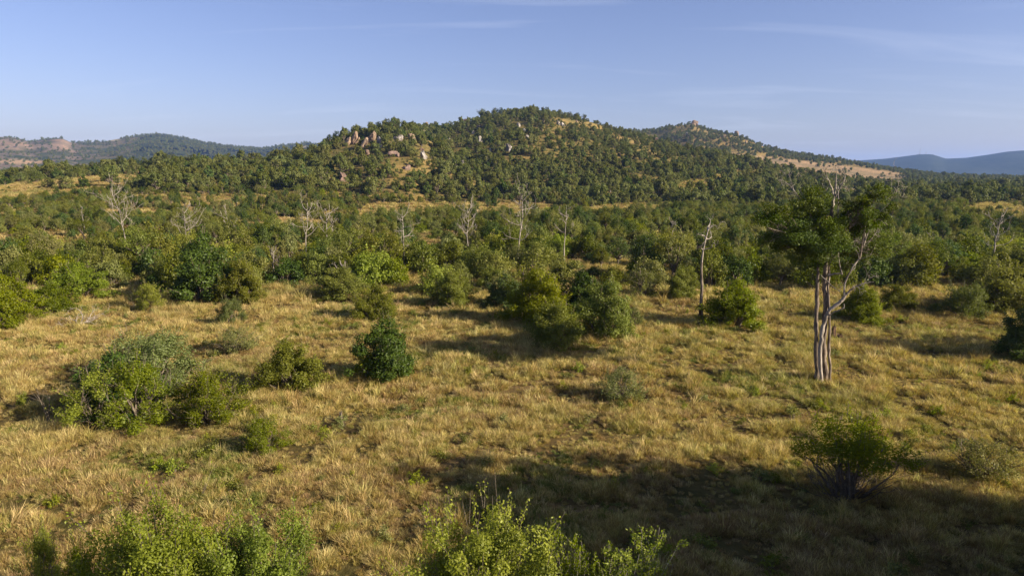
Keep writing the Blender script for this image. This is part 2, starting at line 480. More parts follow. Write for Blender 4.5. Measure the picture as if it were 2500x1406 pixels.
soil = np.where((GI == 0)[..., None] & (RR > 1600)[..., None], c3(0.11, 0.10, 0.05), soil)

verts = np.stack([GX, GY, GZ], -1)
i = np.arange(nr - 1)[:, None]; j = np.arange(na)[None, :]; j2 = (j + 1) % na
quad = np.stack([i * na + j, (i + 1) * na + j, (i + 1) * na + j2, i * na + j2], -1).reshape(-1, 4)[:, ::-1]
qi = GI[:-1, :].reshape(-1); qr = RR[:-1, :].reshape(-1)
names = {0: ('ground', 'dry grassland and bush plain below the hills'),
         1: ('rocky_hill', 'low hillside with rocky knoll'), 2: ('hill', 'bush covered hill'),
         3: ('second_hill', 'farther hill with bare brown field'),
         4: ('distant_hills', 'hazy brown and blue hills'), 5: ('distant_mountains', 'blue mountains on the horizon')}
for k, (nm, _) in names.items():
    sel = quad[qi == k]
    if not len(sel): continue
    used, inv = np.unique(sel, return_inverse=True)
    me = make_mesh(nm, verts.reshape(-1, 3)[used], inv.reshape(sel.shape), [M['ground']], smooth=True)
    ca = me.color_attributes.new('soil', 'FLOAT_COLOR', 'POINT')
    cc = np.concatenate([soil.reshape(-1, 3)[used], np.ones((len(used), 1))], 1)
    ca.data.foreach_set('color', cc.astype(np.float32).ravel())
    tag(obj(nm, me), kind='structure')

# ------------------------------------------------------------------ haze
def haze_box():
    x0, x1, y0, y1, z0, z1 = -12500, 12500, -12500, 12500, -4.0, 330.0
    V = np.array([(x, y, z) for z in (z0, z1) for y in (y0, y1) for x in (x0, x1)], float)
    Fc = np.array([(0, 2, 3, 1), (4, 5, 7, 6), (0, 1, 5, 4), (2, 6, 7, 3), (0, 4, 6, 2), (1, 3, 7, 5)])
    m, n, l = new_mat('thin_blue_haze')
    v = n.new('ShaderNodeVolumePrincipled')
    v.inputs['Color'].default_value = (0.32, 0.52, 1.0, 1)
    v.inputs['Density'].default_value = 0.000075
    v.inputs['Anisotropy'].default_value = 0.1
    o = n.new('ShaderNodeOutputMaterial'); l.new(v.outputs[0], o.inputs['Volume'])
    tag(obj('haze', make_mesh('haze', V, Fc, [m])), kind='stuff')
haze_box()

# ------------------------------------------------------------------ plant builders
def bend_path(rs, a, b, n=5, sag=0.12):
    a, b = np.asarray(a, float), np.asarray(b, float)
    t = np.linspace(0, 1, n)[:, None]
    L = np.linalg.norm(b - a)
    off = rs.normal(size=3) * sag * L
    wob = np.cumsum(rs.normal(size=(n, 3)) * 0.03 * L, 0); wob -= t * wob[-1]; wob[0] = 0
    return a + (b - a) * t + np.sin(t * math.pi) * off + wob

def bush_parts(seed, w, h, nclump, nleaf, leaf, low=0.1, clump=0.2, sprigs=30, open_=0.0, flat=1.0, shell=0.45, aspect=0.6, trunk_h=0.0, cone=0.0):
    """returns leaf arrays (P, N, val), list of stem paths with radii"""
    rs = np.random.RandomState(seed)
    C = []
    while len(C) < nclump:
        d = rs.normal(size=3); d /= np.linalg.norm(d)
        rr = rs.uniform(0.35, 1.0) ** 0.6
        p = d * rr
        dome = low < 0.15
        zz = abs(p[2]) if dome else 0.5 + 0.5 * p[2]
        rad = 1.0
        if cone: rad = (1 - cone * zz)
        lump = 0.8 + 0.45 * math.sin(3 * math.atan2(p[1], p[0]) + seed) * 0.5 + rs.uniform(-0.12, 0.12)
        q = np.array([p[0] * w / 2 * rad * lump, p[1] * w / 2 * rad * lump, h * (low + (1 - low) * (0.06 + 0.84 * zz))])
        C.append(q)
    C = np.array(C)
    CR = clump * w * rs.uniform(0.6, 1.25, nclump)
    wts = CR ** 2 / (CR ** 2).sum()
    ci = rs.choice(nclump, nleaf, p=wts)
    d = unit(rs.normal(size=(nleaf, 3)))
    rad = (rs.uniform(shell ** 3, 1, nleaf) ** (1 / 3.0))[:, None]
    P = C[ci] + d * rad * CR[ci][:, None] * np.array([1, 1, 0.85 * flat])
    cval = rs.uniform(0.15, 0.85, nclump)[ci]
    cen = np.array([0, 0, h * 0.45])
    N = unit(d * 0.8 + unit(P - cen) * 0.35 + rs.normal(size=(nleaf, 3)) * 0.55 + np.array([0, 0, 0.25]))
    Ps, Ns, Vs = [P], [N], [0.6 * cval + 0.4 * rs.rand(nleaf)]
    stems = []
    for s in range(sprigs):
        c = C[rs.randint(nclump)]; outd = unit(c - np.array([0, 0, h * 0.3]) + rs.normal(size=3) * 0.3 * w * 0.5 + np.array([0, 0, 0.25 * h]))
        L = rs.uniform(0.07, 0.15) * w
        a = c + outd * clump * w * 0.5; b = a + outd * L + np.array([0, 0, 0.1 * L])
        m = max(8, int(L / leaf * 3.0))
        t = rs.rand(m)[:, None]
        Ps.append(a + (b - a) * t + rs.normal(size=(m, 3)) * leaf * 0.7); Ns.append(unit(rs.normal(size=(m, 3)) + np.array([0, 0, 0.5])))
        Vs.append(rs.uniform(0.45, 1.0, m))
        stems.append(([a, (a + b) / 2, b], [leaf * 0.10, leaf * 0.08, leaf * 0.04]))
    P = np.concatenate(Ps); N = np.concatenate(Ns); Vv = np.concatenate(Vs)
    if open_ > 0:
        q = fbm(P[:, 0] * 10 + 40 + seed, P[:, 1] * 10 + P[:, 2] * 7, 0.22 * w * 10, 2)
        keep = q > open_; P, N, Vv = P[keep], N[keep], Vv[keep]
    keep = P[:, 2] > 0.02 * h; P, N, Vv = P[keep], N[keep], Vv[keep]
    r0 = 0.0085 * (w + h)
    base = np.array([0, 0, -0.15])
    hub = np.array([0, 0, trunk_h * h])
    if trunk_h > 0.05:
        stems.append((bend_path(rs, base, hub, 6, 0.05), np.linspace(r0 * 2.4, r0 * 1.6, 6)))
    order = rs.permutation(nclump)[:min(nclump, 22)]
    for c in order:
        st = hub if trunk_h > 0.05 else base + np.array([rs.uniform(-0.05, 0.05) * w, rs.uniform(-0.05, 0.05) * w, 0])
        stems.append((bend_path(rs, st, C[c] * 0.85, 6, 0.07), np.linspace(r0 * rs.uniform(0.7, 1.3), r0 * 0.25, 6)))
    return rs, P, N, Vv, stems

def bush_meshes(name, seed, w, h, leafmat, leaf=0.09, aspect=0.6, extra_twigs=0, bark='bark', **kw):
    rs, P, N, Vv, stems = bush_parts(seed, w, h, leaf=leaf, **kw)
    a = Acc(); a.leaves(rs, P, N, leaf, aspect, 0, Vv)
    b = Acc()
    for p, r in stems: b.tube(p, r, 5)
    for _ in range(extra_twigs):
        ang = rs.uniform(0, 6.28); el = rs.uniform(0.5, 1.3)
        d = np.array([math.cos(ang) * math.cos(el), math.sin(ang) * math.cos(el), math.sin(el)])
        L = rs.uniform(0.35, 0.62) * w
        st = np.array([rs.uniform(-.1, .1) * w, rs.uniform(-.1, .1) * w, 0])
        pth = bend_path(rs, st, st + d * L, 6, 0.08)
        b.tube(pth, np.linspace(0.02, 0.006, 6), 4)
        for q in range(3):
            k = rs.randint(2, 5); e = pth[k] + unit(d + rs.normal(size=3) * 0.6) * L * 0.3
            b.tube(bend_path(rs, pth[k], e, 4, 0.1), np.linspace(0.009, 0.004, 4), 3)
    return a.mesh(name + '_foliage', [M[leafmat]]), b.mesh(name + '_stems', [M[bark]], True)

def plant_single(name, seed, w, h, leafmat, leaf, aspect=0.7, bark='bark', **kw):
    rs, P, N, Vv, stems = bush_parts(seed, w, h, leaf=leaf, **kw)
    a = Acc(); a.leaves(rs, P, N, leaf, aspect, 0, Vv)
    for p, r in stems:
        if r[0] > leaf * 0.12: a.tube(p, np.asarray(r), 4, 1)
    return a.mesh(name, [M[leafmat], M[bark]])

# ------------------------------------------------------------------ near bush prototypes (foliage, stems)
NEAR = {
    'dense_dark': bush_meshes('dense_dark', 11, 3.4, 3.7, 'dark', 0.095, nclump=75, nleaf=22000, low=0.03, clump=0.11, sprigs=60, open_=0.12, cone=0.3),
    'olive_round': bush_meshes('olive_round', 12, 3.6, 3.2, 'olive', 0.085, nclump=105, nleaf=25000, low=0.03, clump=0.095, sprigs=120, open_=0.15, cone=0.2),
    'bright_round': bush_meshes('bright_round', 13, 3.8, 3.4, 'bright', 0.09, nclump=120, nleaf=26000, low=0.03, clump=0.09, sprigs=140, open_=0.13, cone=0.15),
    'bright_open': bush_meshes('bright_open', 14, 4.2, 3.0, 'bright', 0.08, nclump=75, nleaf=14000, low=0.04, clump=0.085, sprigs=170, open_=0.28, extra_twigs=25),
    'grey_dense': bush_meshes('grey_dense', 15, 4.2, 3.2, 'grey', 0.08, nclump=95, nleaf=22000, low=0.03, clump=0.09, sprigs=110, open_=0.22, cone=0.1),
    'grey_sparse': bush_meshes('grey_sparse', 16, 3.2, 2.2, 'grey', 0.07, nclump=50, nleaf=7500, low=0.03, clump=0.10, sprigs=110, open_=0.4, extra_twigs=25),
    'twiggy': bush_meshes('twiggy', 17, 4.4, 3.8, 'bright', 0.085, nclump=65, nleaf=13000, low=0.38, clump=0.10, sprigs=130, open_=0.25, extra_twigs=70),
    'front': bush_meshes('front', 18, 5.4, 4.4, 'bright', 0.07, nclump=150, nleaf=60000, low=0.08, clump=0.075, sprigs=300, open_=0.27, extra_twigs=20),
    'front_dark': bush_meshes('front_dark', 19, 5.4, 4.4, 'bright', 0.07, nclump=160, nleaf=62000, low=0.08, clump=0.075, sprigs=260, open_=0.27, extra_twigs=20),
}

def shoot_meshes(name, seed, w, h, n, leafmat, leaf=0.07):
    """thin upright shoots with leaves along them"""
    rs = np.random.RandomState(seed); a = Acc(); b = Acc()
    P, N = [], []
    for k in range(n):
        ang = rs.uniform(0, 6.28); st = np.array([math.cos(ang), math.sin(ang), 0]) * rs.uniform(0, 0.12) * w
        en = np.array([math.cos(ang) * w * 0.5 * rs.uniform(0.1, 1), math.sin(ang) * w * 0.5 * rs.uniform(0.1, 1), h * rs.uniform(0.6, 1)])
        pth = bend_path(rs, st, en, 8, 0.06); b.tube(pth, np.linspace(0.022, 0.005, 8), 4)
        segs = [(pth, 80)]
        for q in range(5):
            i0 = rs.randint(3, 8); e = pth[i0] + unit(unit(en - st) + rs.normal(size=3) * 0.5) * rs.uniform(0.25, 0.6)
            tw = bend_path(rs, pth[i0], e, 4, 0.08); b.tube(tw, np.linspace(0.009, 0.003, 4), 3); segs.append((tw, 34))
        for sgm, m in segs:
            t = rs.uniform(0.25 if m > 40 else 0.0, 1, m) * (len(sgm) - 1); i0 = np.minimum(t.astype(int), len(sgm) - 2); fr = (t - i0)[:, None]
            P.append(sgm[i0] * (1 - fr) + sgm[i0 + 1] * fr + rs.normal(size=(m, 3)) * leaf * 0.5); N.append(unit(rs.normal(size=(m, 3))))
    P = np.concatenate(P); N = np.concatenate(N)
    a.leaves(rs, P, N, leaf, 0.5)
    return a.mesh(name + '_foliage', [M[leafmat]]), b.mesh(name + '_stems', [M['dead']], True)
NEAR['shoots'] = shoot_meshes('shoots', 21, 2.2, 4.3, 34, 'bright', 0.085)
NEAR['sapling'] = shoot_meshes('sapling', 22, 0.7, 1.5, 9, 'bright', 0.10)
NEAR_DIM = {'dense_dark': (3.4, 3.7), 'olive_round': (3.6, 3.2), 'bright_round': (3.8, 3.4), 'bright_open': (4.2, 3.0), 'grey_dense': (4.2, 3.2),
            'grey_sparse': (3.2, 2.2), 'twiggy': (4.4, 3.8), 'front': (5.4, 4.4), 'front_dark': (5.4, 4.4), 'shoots': (2.2, 4.3), 'sapling': (0.7, 1.5)}
def foliage_size(me):
    n = len(me.vertices); co = np.empty(n * 3, np.float32); me.vertices.foreach_get('co', co); co = co.reshape(-1, 3)
    a, b = np.percentile(co[:, 0], [1.2, 98.8]); c, d = np.percentile(co[:, 1], [1.2, 98.8])
    return ((b - a) + (d - c)) / 2, np.percentile(co[:, 2], 99.3)
NEAR_DIM = {k: foliage_size(v[0]) for k, v in NEAR.items()}
OCC = []    # ground taken by plants placed one by one: x, y, radius

def place_bush(kind, px, base, width, top, label, rot=0.0, tint=(1, 1, 1), name='bush', cat='bush', group=None, depth=None):
    """base: picture row of its foot (or depth given for feet below the picture)"""
    if depth is None:
        p = at_ground(px, base)
    else:
        p = at_depth(px, 703, depth)
    x, y = p[0], p[1]
    z = float(terrain(x, y))
    tp = at_depth(px, top, y)
    h = tp[2] - z
    dist = math.sqrt(x * x * 0 + y * y + (CAM_H - z - h / 2) ** 2)
    w_ = width / F * dist
    W, H = NEAR_DIM[kind]
    e = bpy.data.objects.new(name, None); COL.objects.link(e)
    e.location = (x, y, z); e.rotation_euler = (0, 0, rot)
    e.scale = (w_ / W, w_ / W, h / H)
    e.empty_display_size = 0.5
    fo = obj('foliage', NEAR[kind][0], e); fo.color = (*[t_ ** 0.45 for t_ in tint], 1)
    obj('stems', NEAR[kind][1], e)['kind'] = 'stuff'
    tag(e, label, cat, group)
    OCC.append((x, y, w_ * 0.42))
    return e

B = place_bush
# standing in the grass, from near to far
B('front_dark', 330, 0, 345, 1258, 'large leafy green bush cut by the bottom edge, left of the brown grass', 0.3, (0.55, 0.72, 0.6), depth=15.2)
B('front', 560, 0, 300, 1300, 'rounded green bush crowding the right side of the large bottom-edge bush', 2.1, (0.42, 0.6, 0.5), depth=15.4)
B('bright_open', 120, 0, 110, 1330, 'small sparse bush at the bottom edge just left of the large leafy one', 1.1, (0.8, 0.95, 0.8), depth=16.5)
B('bright_open', 20, 0, 90, 1295, 'sparse bush in the bottom left corner of the grassland', 4.0, (0.75, 0.9, 0.8), depth=17.5)
B('front', 1160, 0, 370, 1278, 'bright yellow-green bush rising from the shade at the bottom middle', 0.9, (0.75, 0.82, 0.5), depth=14.8)
B('shoots', 1385, 0, 110, 1300, 'upright light green shoots beside the bright bottom-edge bush', 0.5, (1.15, 1.15, 1.2), depth=14.8)
B('shoots', 1590, 0, 170, 1312, 'thin pale shoots standing alone over the deep shade at the bottom edge', 2.5, (0.95, 1.05, 0.9), depth=14.6)
B('shoots', 1500, 0, 110, 1355, 'short leafy shoots between the two taller clumps of shoots', 3.9, (0.95, 1.0, 0.9), depth=14.6)
B('twiggy', 2065, 1215, 230, 1022, 'twiggy bush with bare lower stems half sunk in the long shadow', 0.0, (1.2, 1.15, 1.0))
B('grey_sparse', 2400, 1165, 150, 1075, 'thin straw-coloured bush right of the twiggy bush', 0.8, (1.0, 0.85, 0.8))
B('bright_open', 645, 1103, 105, 1022, 'small yellow-green bush alone in the grass below the sprawling thicket', 0.4, (0.85, 0.95, 0.9))
B('bright_open', 245, 1040, 170, 905, 'yellowish sprawling bush, left one of the thicket in the left grass', 2.7, (0.85, 0.82, 0.6))
B('bright_open', 345, 1035, 190, 885, 'tangled olive bush in the middle of the sprawling thicket', 5.1, (0.62, 0.68, 0.7))
B('bright_open', 510, 1030, 165, 905, 'sprawling olive bush, right one of the thicket in the left grass', 0.9, (0.75, 0.78, 0.8))
B('dense_dark', 290, 1012, 190, 868, 'dark green bush added inside the sprawling thicket to deepen its shadow', 2.0, (1.1, 1.2, 1.0))  # extra bush put in so the thicket casts a denser shadow to the left
B('grey_dense', 365, 955, 205, 818, 'rounded dense grey-green bush rising behind the sprawling thicket', 1.4, (0.55, 0.75, 0.65))
B('grey_sparse', 335, 925, 150, 812, 'pale yellowish bush showing behind the dense grey-green one', 2.2, (1.1, 1.1, 0.7))
B('olive_round', 705, 950, 140, 838, 'loose green bush between the dense grey-green bush and the upright dark one', 3.3, (1.0, 1.1, 1.0))
B('dense_dark', 943, 928, 135, 782, 'upright glossy dark green bush alone in the golden grass', 0.2, (1.0, 1.15, 1.0))
B('sapling', 895, 932, 42, 862, 'yellow-green sapling against the left foot of the upright dark bush', 0.2, (1.0, 1.05, 0.9), 'sapling', 'sapling')
B('grey_sparse', 1520, 978, 122, 900, 'low grey-green bush alone in the grass left of the small stump', 0.6, (0.62, 0.75, 0.7))
B('sapling', 1143, 925, 16, 892, 'tiny bright sapling in open grass right of the upright dark bush', 1.0, (1.1, 1.1, 0.8), 'sapling', 'sapling')
B('sapling', 57, 1000, 18, 958, 'tiny bright sapling in the shadow at the far left', 2.0, (1.1, 1.1, 0.8), 'sapling', 'sapling')
B('grey_sparse', 577, 862, 110, 800, 'faint sparse bush in the grass above the loose green bush', 1.9, (0.7, 0.8, 0.6))
B('grey_dense', 562, 797, 62, 728, 'narrow grey-green bush below the large dark bush', 0.9, (0.5, 0.72, 0.75))
B('bright_open', 365, 757, 78, 692, 'small pale green bush in front of the thicket at left', 1.2, (0.8, 0.9, 1.1))
B('bright_round', 18, 800, 130, 668, 'big bright yellow-green bush cut by the left edge', 0.2, (0.85, 0.95, 0.8))
B('bright_round', 128, 765, 95, 695, 'medium green bush leaning on the bright one at the left edge', 2.2, (0.6, 0.75, 0.8))
B('bright_round', 190, 735, 145, 645, 'broad bright green bush above the left edge bushes', 4.1, (0.75, 0.85, 0.8))
B('dense_dark', 505, 738, 150, 575, 'large dark green bush leading the thicket at left', 1.4, (1.1, 1.0, 1.0))
B('olive_round', 590, 742, 95, 640, 'brownish olive bush on the right flank of the large dark bush', 3.0, (1.1, 0.95, 0.9))
B('dense_dark', 445, 740, 60, 680, 'small dark bush at the left foot of the large dark bush', 3.0, (0.9, 0.95, 0.9))
B('olive_round', 920, 780, 100, 698, 'round mid-green bush above the upright dark bush', 1.0, (1.0, 1.15, 1.0))
B('olive_round', 835, 728, 120, 655, 'olive bush at the thicket edge left of the round mid-green bush', 5.0, (0.9, 0.95, 0.9))
B('olive_round', 1105, 748, 105, 662, 'olive bush with dry grass at its foot, middle of the thicket edge', 2.0, (0.95, 1.0, 0.9))
B('dense_dark', 1235, 752, 95, 672, 'dark bush with a blue-green fringe left of the bright clump', 2.0, (0.9, 1.0, 1.0))
B('bright_round', 1310, 792, 155, 660, 'bright yellow-green bush at the top left of the central clump', 0.6, (0.85, 0.9, 0.6))
B('olive_round', 1358, 848, 135, 745, 'olive bush at the front of the central clump', 4.4, (1.0, 1.05, 1.0))
B('olive_round', 1482, 828, 130, 690, 'tall olive bush at the right of the central clump', 0.4, (0.85, 1.0, 0.95))
B('dense_dark', 1420, 768, 130, 665, 'dark green bush at the back of the central clump', 4.4, (1.0, 1.0, 1.0))
B('grey_sparse', 1548, 800, 62, 752, 'low thin bush on the right hem of the central clump', 0.4, (0.65, 0.8, 0.6))
B('grey_sparse', 1563, 725, 90, 655, 'pale grassy bush behind the right end of the central clump', 3.4, (1.0, 1.0, 0.7))
B('bright_round', 1790, 798, 138, 688, 'round bright green bush beside the tall bare snag', 2.9, (0.72, 0.9, 0.75))
B('olive_round', 1667, 728, 80, 652, 'olive bush left of the tall bare snag', 1.3, (1.1, 1.1, 1.0))
B('bright_round', 2100, 785, 98, 695, 'round green bush just right of the big tree trunk', 0.2, (0.66, 0.8, 0.7))
B('olive_round', 2186, 762, 82, 697, 'smaller round bush second right of the big tree trunk', 3.5, (1.1, 1.05, 0.9))
B('grey_dense', 2345, 778, 115, 695, 'soft grey-green bush at the clearing edge right of the two round ones', 0.7, (0.68, 0.8, 0.6))
B('olive_round', 2450, 765, 150, 655, 'broad olive bush at the thicket edge near the right margin', 5.0, (1.0, 1.0, 0.9))
B('dense_dark', 2500, 885, 110, 745, 'dark green bush cut by the right edge, casting the long thin shadow', 1.0, (0.8, 0.85, 0.9))

# ------------------------------------------------------------------ dead wood
def grow(rs, a, p, d, L, r, level, nseg=7, wander=0.25, up=0.1, kids=4, spread=0.8, sides=6, minr=0.006):
    pth = [np.array(p, float)]; d = unit(np.array(d, float)); seg = L / nseg
    for k in range(nseg):
        d = unit(d + rs.normal(size=3) * wander / math.sqrt(nseg) * 1.6 + np.array([0, 0, up / nseg]))
        pth.append(pth[-1] + d * seg)
    rad = np.maximum(r * (1 - np.linspace(0, 1, nseg + 1) ** 1.1 * 0.72), minr)
    a.tube(pth, rad, sides)
    if level <= 0: return
    for q in range(kids):
        i0 = rs.randint(max(1, nseg // 3), nseg + 1)
        tg = unit(pth[i0] - pth[i0 - 1]); sidev = unit(np.cross(tg, rs.normal(size=3)))
        grow(rs, a, pth[i0], unit(tg * (1 - spread * 0.5) + sidev * spread), L * rs.uniform(0.35, 0.62), rad[i0] * 0.6, level - 1,
             max(4, nseg - 1), wander * 1.2, up, max(2, kids - 1), spread, 4, minr)

def dead_tree(name, seed, px, base, top, label, width=60, limbs=8, lean=0.05, fork=False, start=0.4, curl=0.45, mat='dead', thick=0.016, leafy=None, y=None):
    p = at_ground(px, base) if y is None else at_depth(px, 600, y)
    x, yy = p[0], p[1]; z = float(terrain(x, yy)); H = at_depth(px, top, yy)[2] - z
    W = width / F * yy
    rs = np.random.RandomState(seed)
    e = bpy.data.objects.new(name, None); COL.objects.link(e); e.location = (x, yy, z)
    tag(e, label, 'dead tree', 'bare dead trees standing in the bush')
    a = Acc(); n = 10
    t = np.linspace(0, 1, n)[:, None]
    pth = np.array([0, 0, -0.2]) + t * np.array([lean * H, rs.uniform(-.05, .05) * H, H]) + np.cumsum(rs.normal(size=(n, 3)) * 0.016 * H, 0) * t
    rad = thick * 0.72 * H * (1.15 - np.linspace(0, 1, n) ** 0.8 * 1.0)
    a.tube(pth, rad, 8)
    obj('trunk', a.mesh('dead_trunk', [M[mat]], True), e)
    for k in range(limbs):
        b = Acc(); tt = start + (0.95 - start) * (k + rs.rand()) / limbs
        i0 = min(int(tt * (n - 1)), n - 2); st = pth[i0] + (pth[i0 + 1] - pth[i0]) * (tt * (n - 1) - i0)
        ang = k * 2.4 + rs.uniform(-0.5, 0.5); el = rs.uniform(-0.25, 0.7)
        d = (math.cos(ang) * math.cos(el), 0.7 * math.sin(ang) * math.cos(el), math.sin(el))
        L = W * 0.5 * rs.uniform(0.7, 1.5) * (1.25 - 0.6 * tt)
        grow(rs, b, st, d, L, max(rad[i0] * 0.5, 0.045), 2, 7, curl * 0.6, 1.0, 3, 0.6, 5, 0.00015 * yy)
        obj('limb', b.mesh('dead_limb', [M[mat]], True), e)
    OCC.append((x, yy, 0.8))
    return e

dead_tree('dead_tree', 31, 311, 612, 462, 'pale dead tree with wide curling limbs, tallest bare one in the left bush', 105, 12, -0.02, start=0.3)
dead_tree('dead_tree', 32, 455, 600, 512, 'low many-twigged dead tree right of the wide curling one', 70, 12, 0.02, start=0.25)
dead_tree('dead_tree', 33, 565, 600, 510, 'slim dead tree with a few short limbs over the large dark bush', 42, 7, 0.03)
dead_tree('dead_tree', 34, 748, 655, 490, 'tall forked dead tree, thicker one of the pale pair left of centre', 75, 11, 0.03, start=0.45)
dead_tree('dead_tree', 35, 800, 628, 500, 'thinner dead tree on the right of the pale pair left of centre', 60, 9, 0.02)
dead_tree('dead_tree', 36, 668, 695, 588, 'short white dead tree with a crooked top at the clearing edge', 46, 5, 0.05, start=0.55, thick=0.022)
dead_tree('dead_tree', 37, 988, 668, 520, 'twiggy grey dead tree between the pale pair and the straight one', 65, 10, -0.02)
dead_tree('dead_tree', 38, 1142, 625, 500, 'straight dead tree with level side limbs like a comb', 62, 14, 0.01, start=0.35, curl=0.2)
dead_tree('dead_tree', 39, 1262, 655, 462, 'tallest slender dead tree in the middle, with upcurved lower limbs', 80, 12, 0.06, start=0.3)
dead_tree('dead_tree', 40, 1378, 640, 498, 'dead tree with a single bent leader right of the tallest slender one', 52, 6, -0.02)
dead_tree('dead_tree', 41, 1888, 660, 588, 'short pale dead tree just left of the big living tree crown', 34, 5, -0.03, start=0.5, thick=0.026)
dead_tree('dead_tree', 42, 2418, 660, 505, 'dark dead tree with jagged limbs near the right edge', 85, 12, 0.04, start=0.4, mat='dead', thick=0.026)
dead_tree('dead_tree', 43, 840, 712, 640, 'small white branching dead tree sunk in the thicket edge', 60, 7, 0.0, start=0.3, thick=0.012)
dead_tree('dead_tree', 44, 2268, 640, 560, 'faint thin dead tree in the bush right of the big tree', 30, 7, 0.0)
dead_tree('dead_tree', 45, 208, 575, 500, 'thin dead stem standing left of the wide curling dead tree', 16, 4, 0.0)
dead_tree('dead_tree', 46, 1640, 620, 525, 'thin grey dead tree in the bush left of the tall bare snag', 30, 8, 0.0)

# tall snag: bare peeled trunk with a small twisted top
def snag():
    y0 = at_ground(1712, 796)[1]; p = at_ground(1712, 796); z = float(terrain(p[0], p[1]))
    e = bpy.data.objects.new('dead_tree', None); COL.objects.link(e); e.location = (p[0], y0, z)
    tag(e, 'tall bare snag with charred foot standing in the grass beside the round green bush', 'dead tree', 'bare dead trees standing in the bush')
    pts = [(1712, 800), (1712, 770), (1711, 740), (1714, 700), (1713, 665), (1714, 640), (1716, 610), (1722, 585), (1728, 562), (1733, 548)]
    P = np.array([at_depth(x, y, y0) for x, y in pts]) - np.array([p[0], y0, z])
    P[:, 1] += np.random.RandomState(3).uniform(-0.1, 0.1, len(P))
    a = Acc(); a.tube(P[:6], [0.21, 0.17, 0.135, 0.11, 0.095, 0.08], 9)
    obj('trunk', a.mesh('snag_trunk', [M['trunk']], True), e)
    b = Acc(); b.tube(P[5:], [0.08, 0.065, 0.055, 0.04, 0.02], 6)
    obj('leader', b.mesh('snag_leader', [M['dead']], True), e)
    c = Acc(); c.tube(P[:3] * np.array([1, 1, 1.0]) + np.array([-0.12, -0.1, 0]), [0.2, 0.14, 0.04], 7)
    obj('charred_root', c.mesh('charred_root', [M['char']], True), e)
    rs = np.random.RandomState(8)
    for k, (i0, dx, dz) in enumerate([(7, 1.6, 0.4), (8, 2.0, 0.5), (6, 1.4, -0.1), (8, -0.6, 0.8), (7, 1.0, 0.9), (6, -0.7, 0.5)]):
        b = Acc(); grow(rs, b, P[i0], (dx, rs.uniform(-.6, .6), dz), 1.1 + 0.25 * abs(dx), 0.05, 2, 7, 0.7, 0.2, 3, 0.8, 5)
        obj('limb', b.mesh('snag_limb', [M['dead']], True), e)
    OCC.append((p[0], p[1], 0.8))
snag()

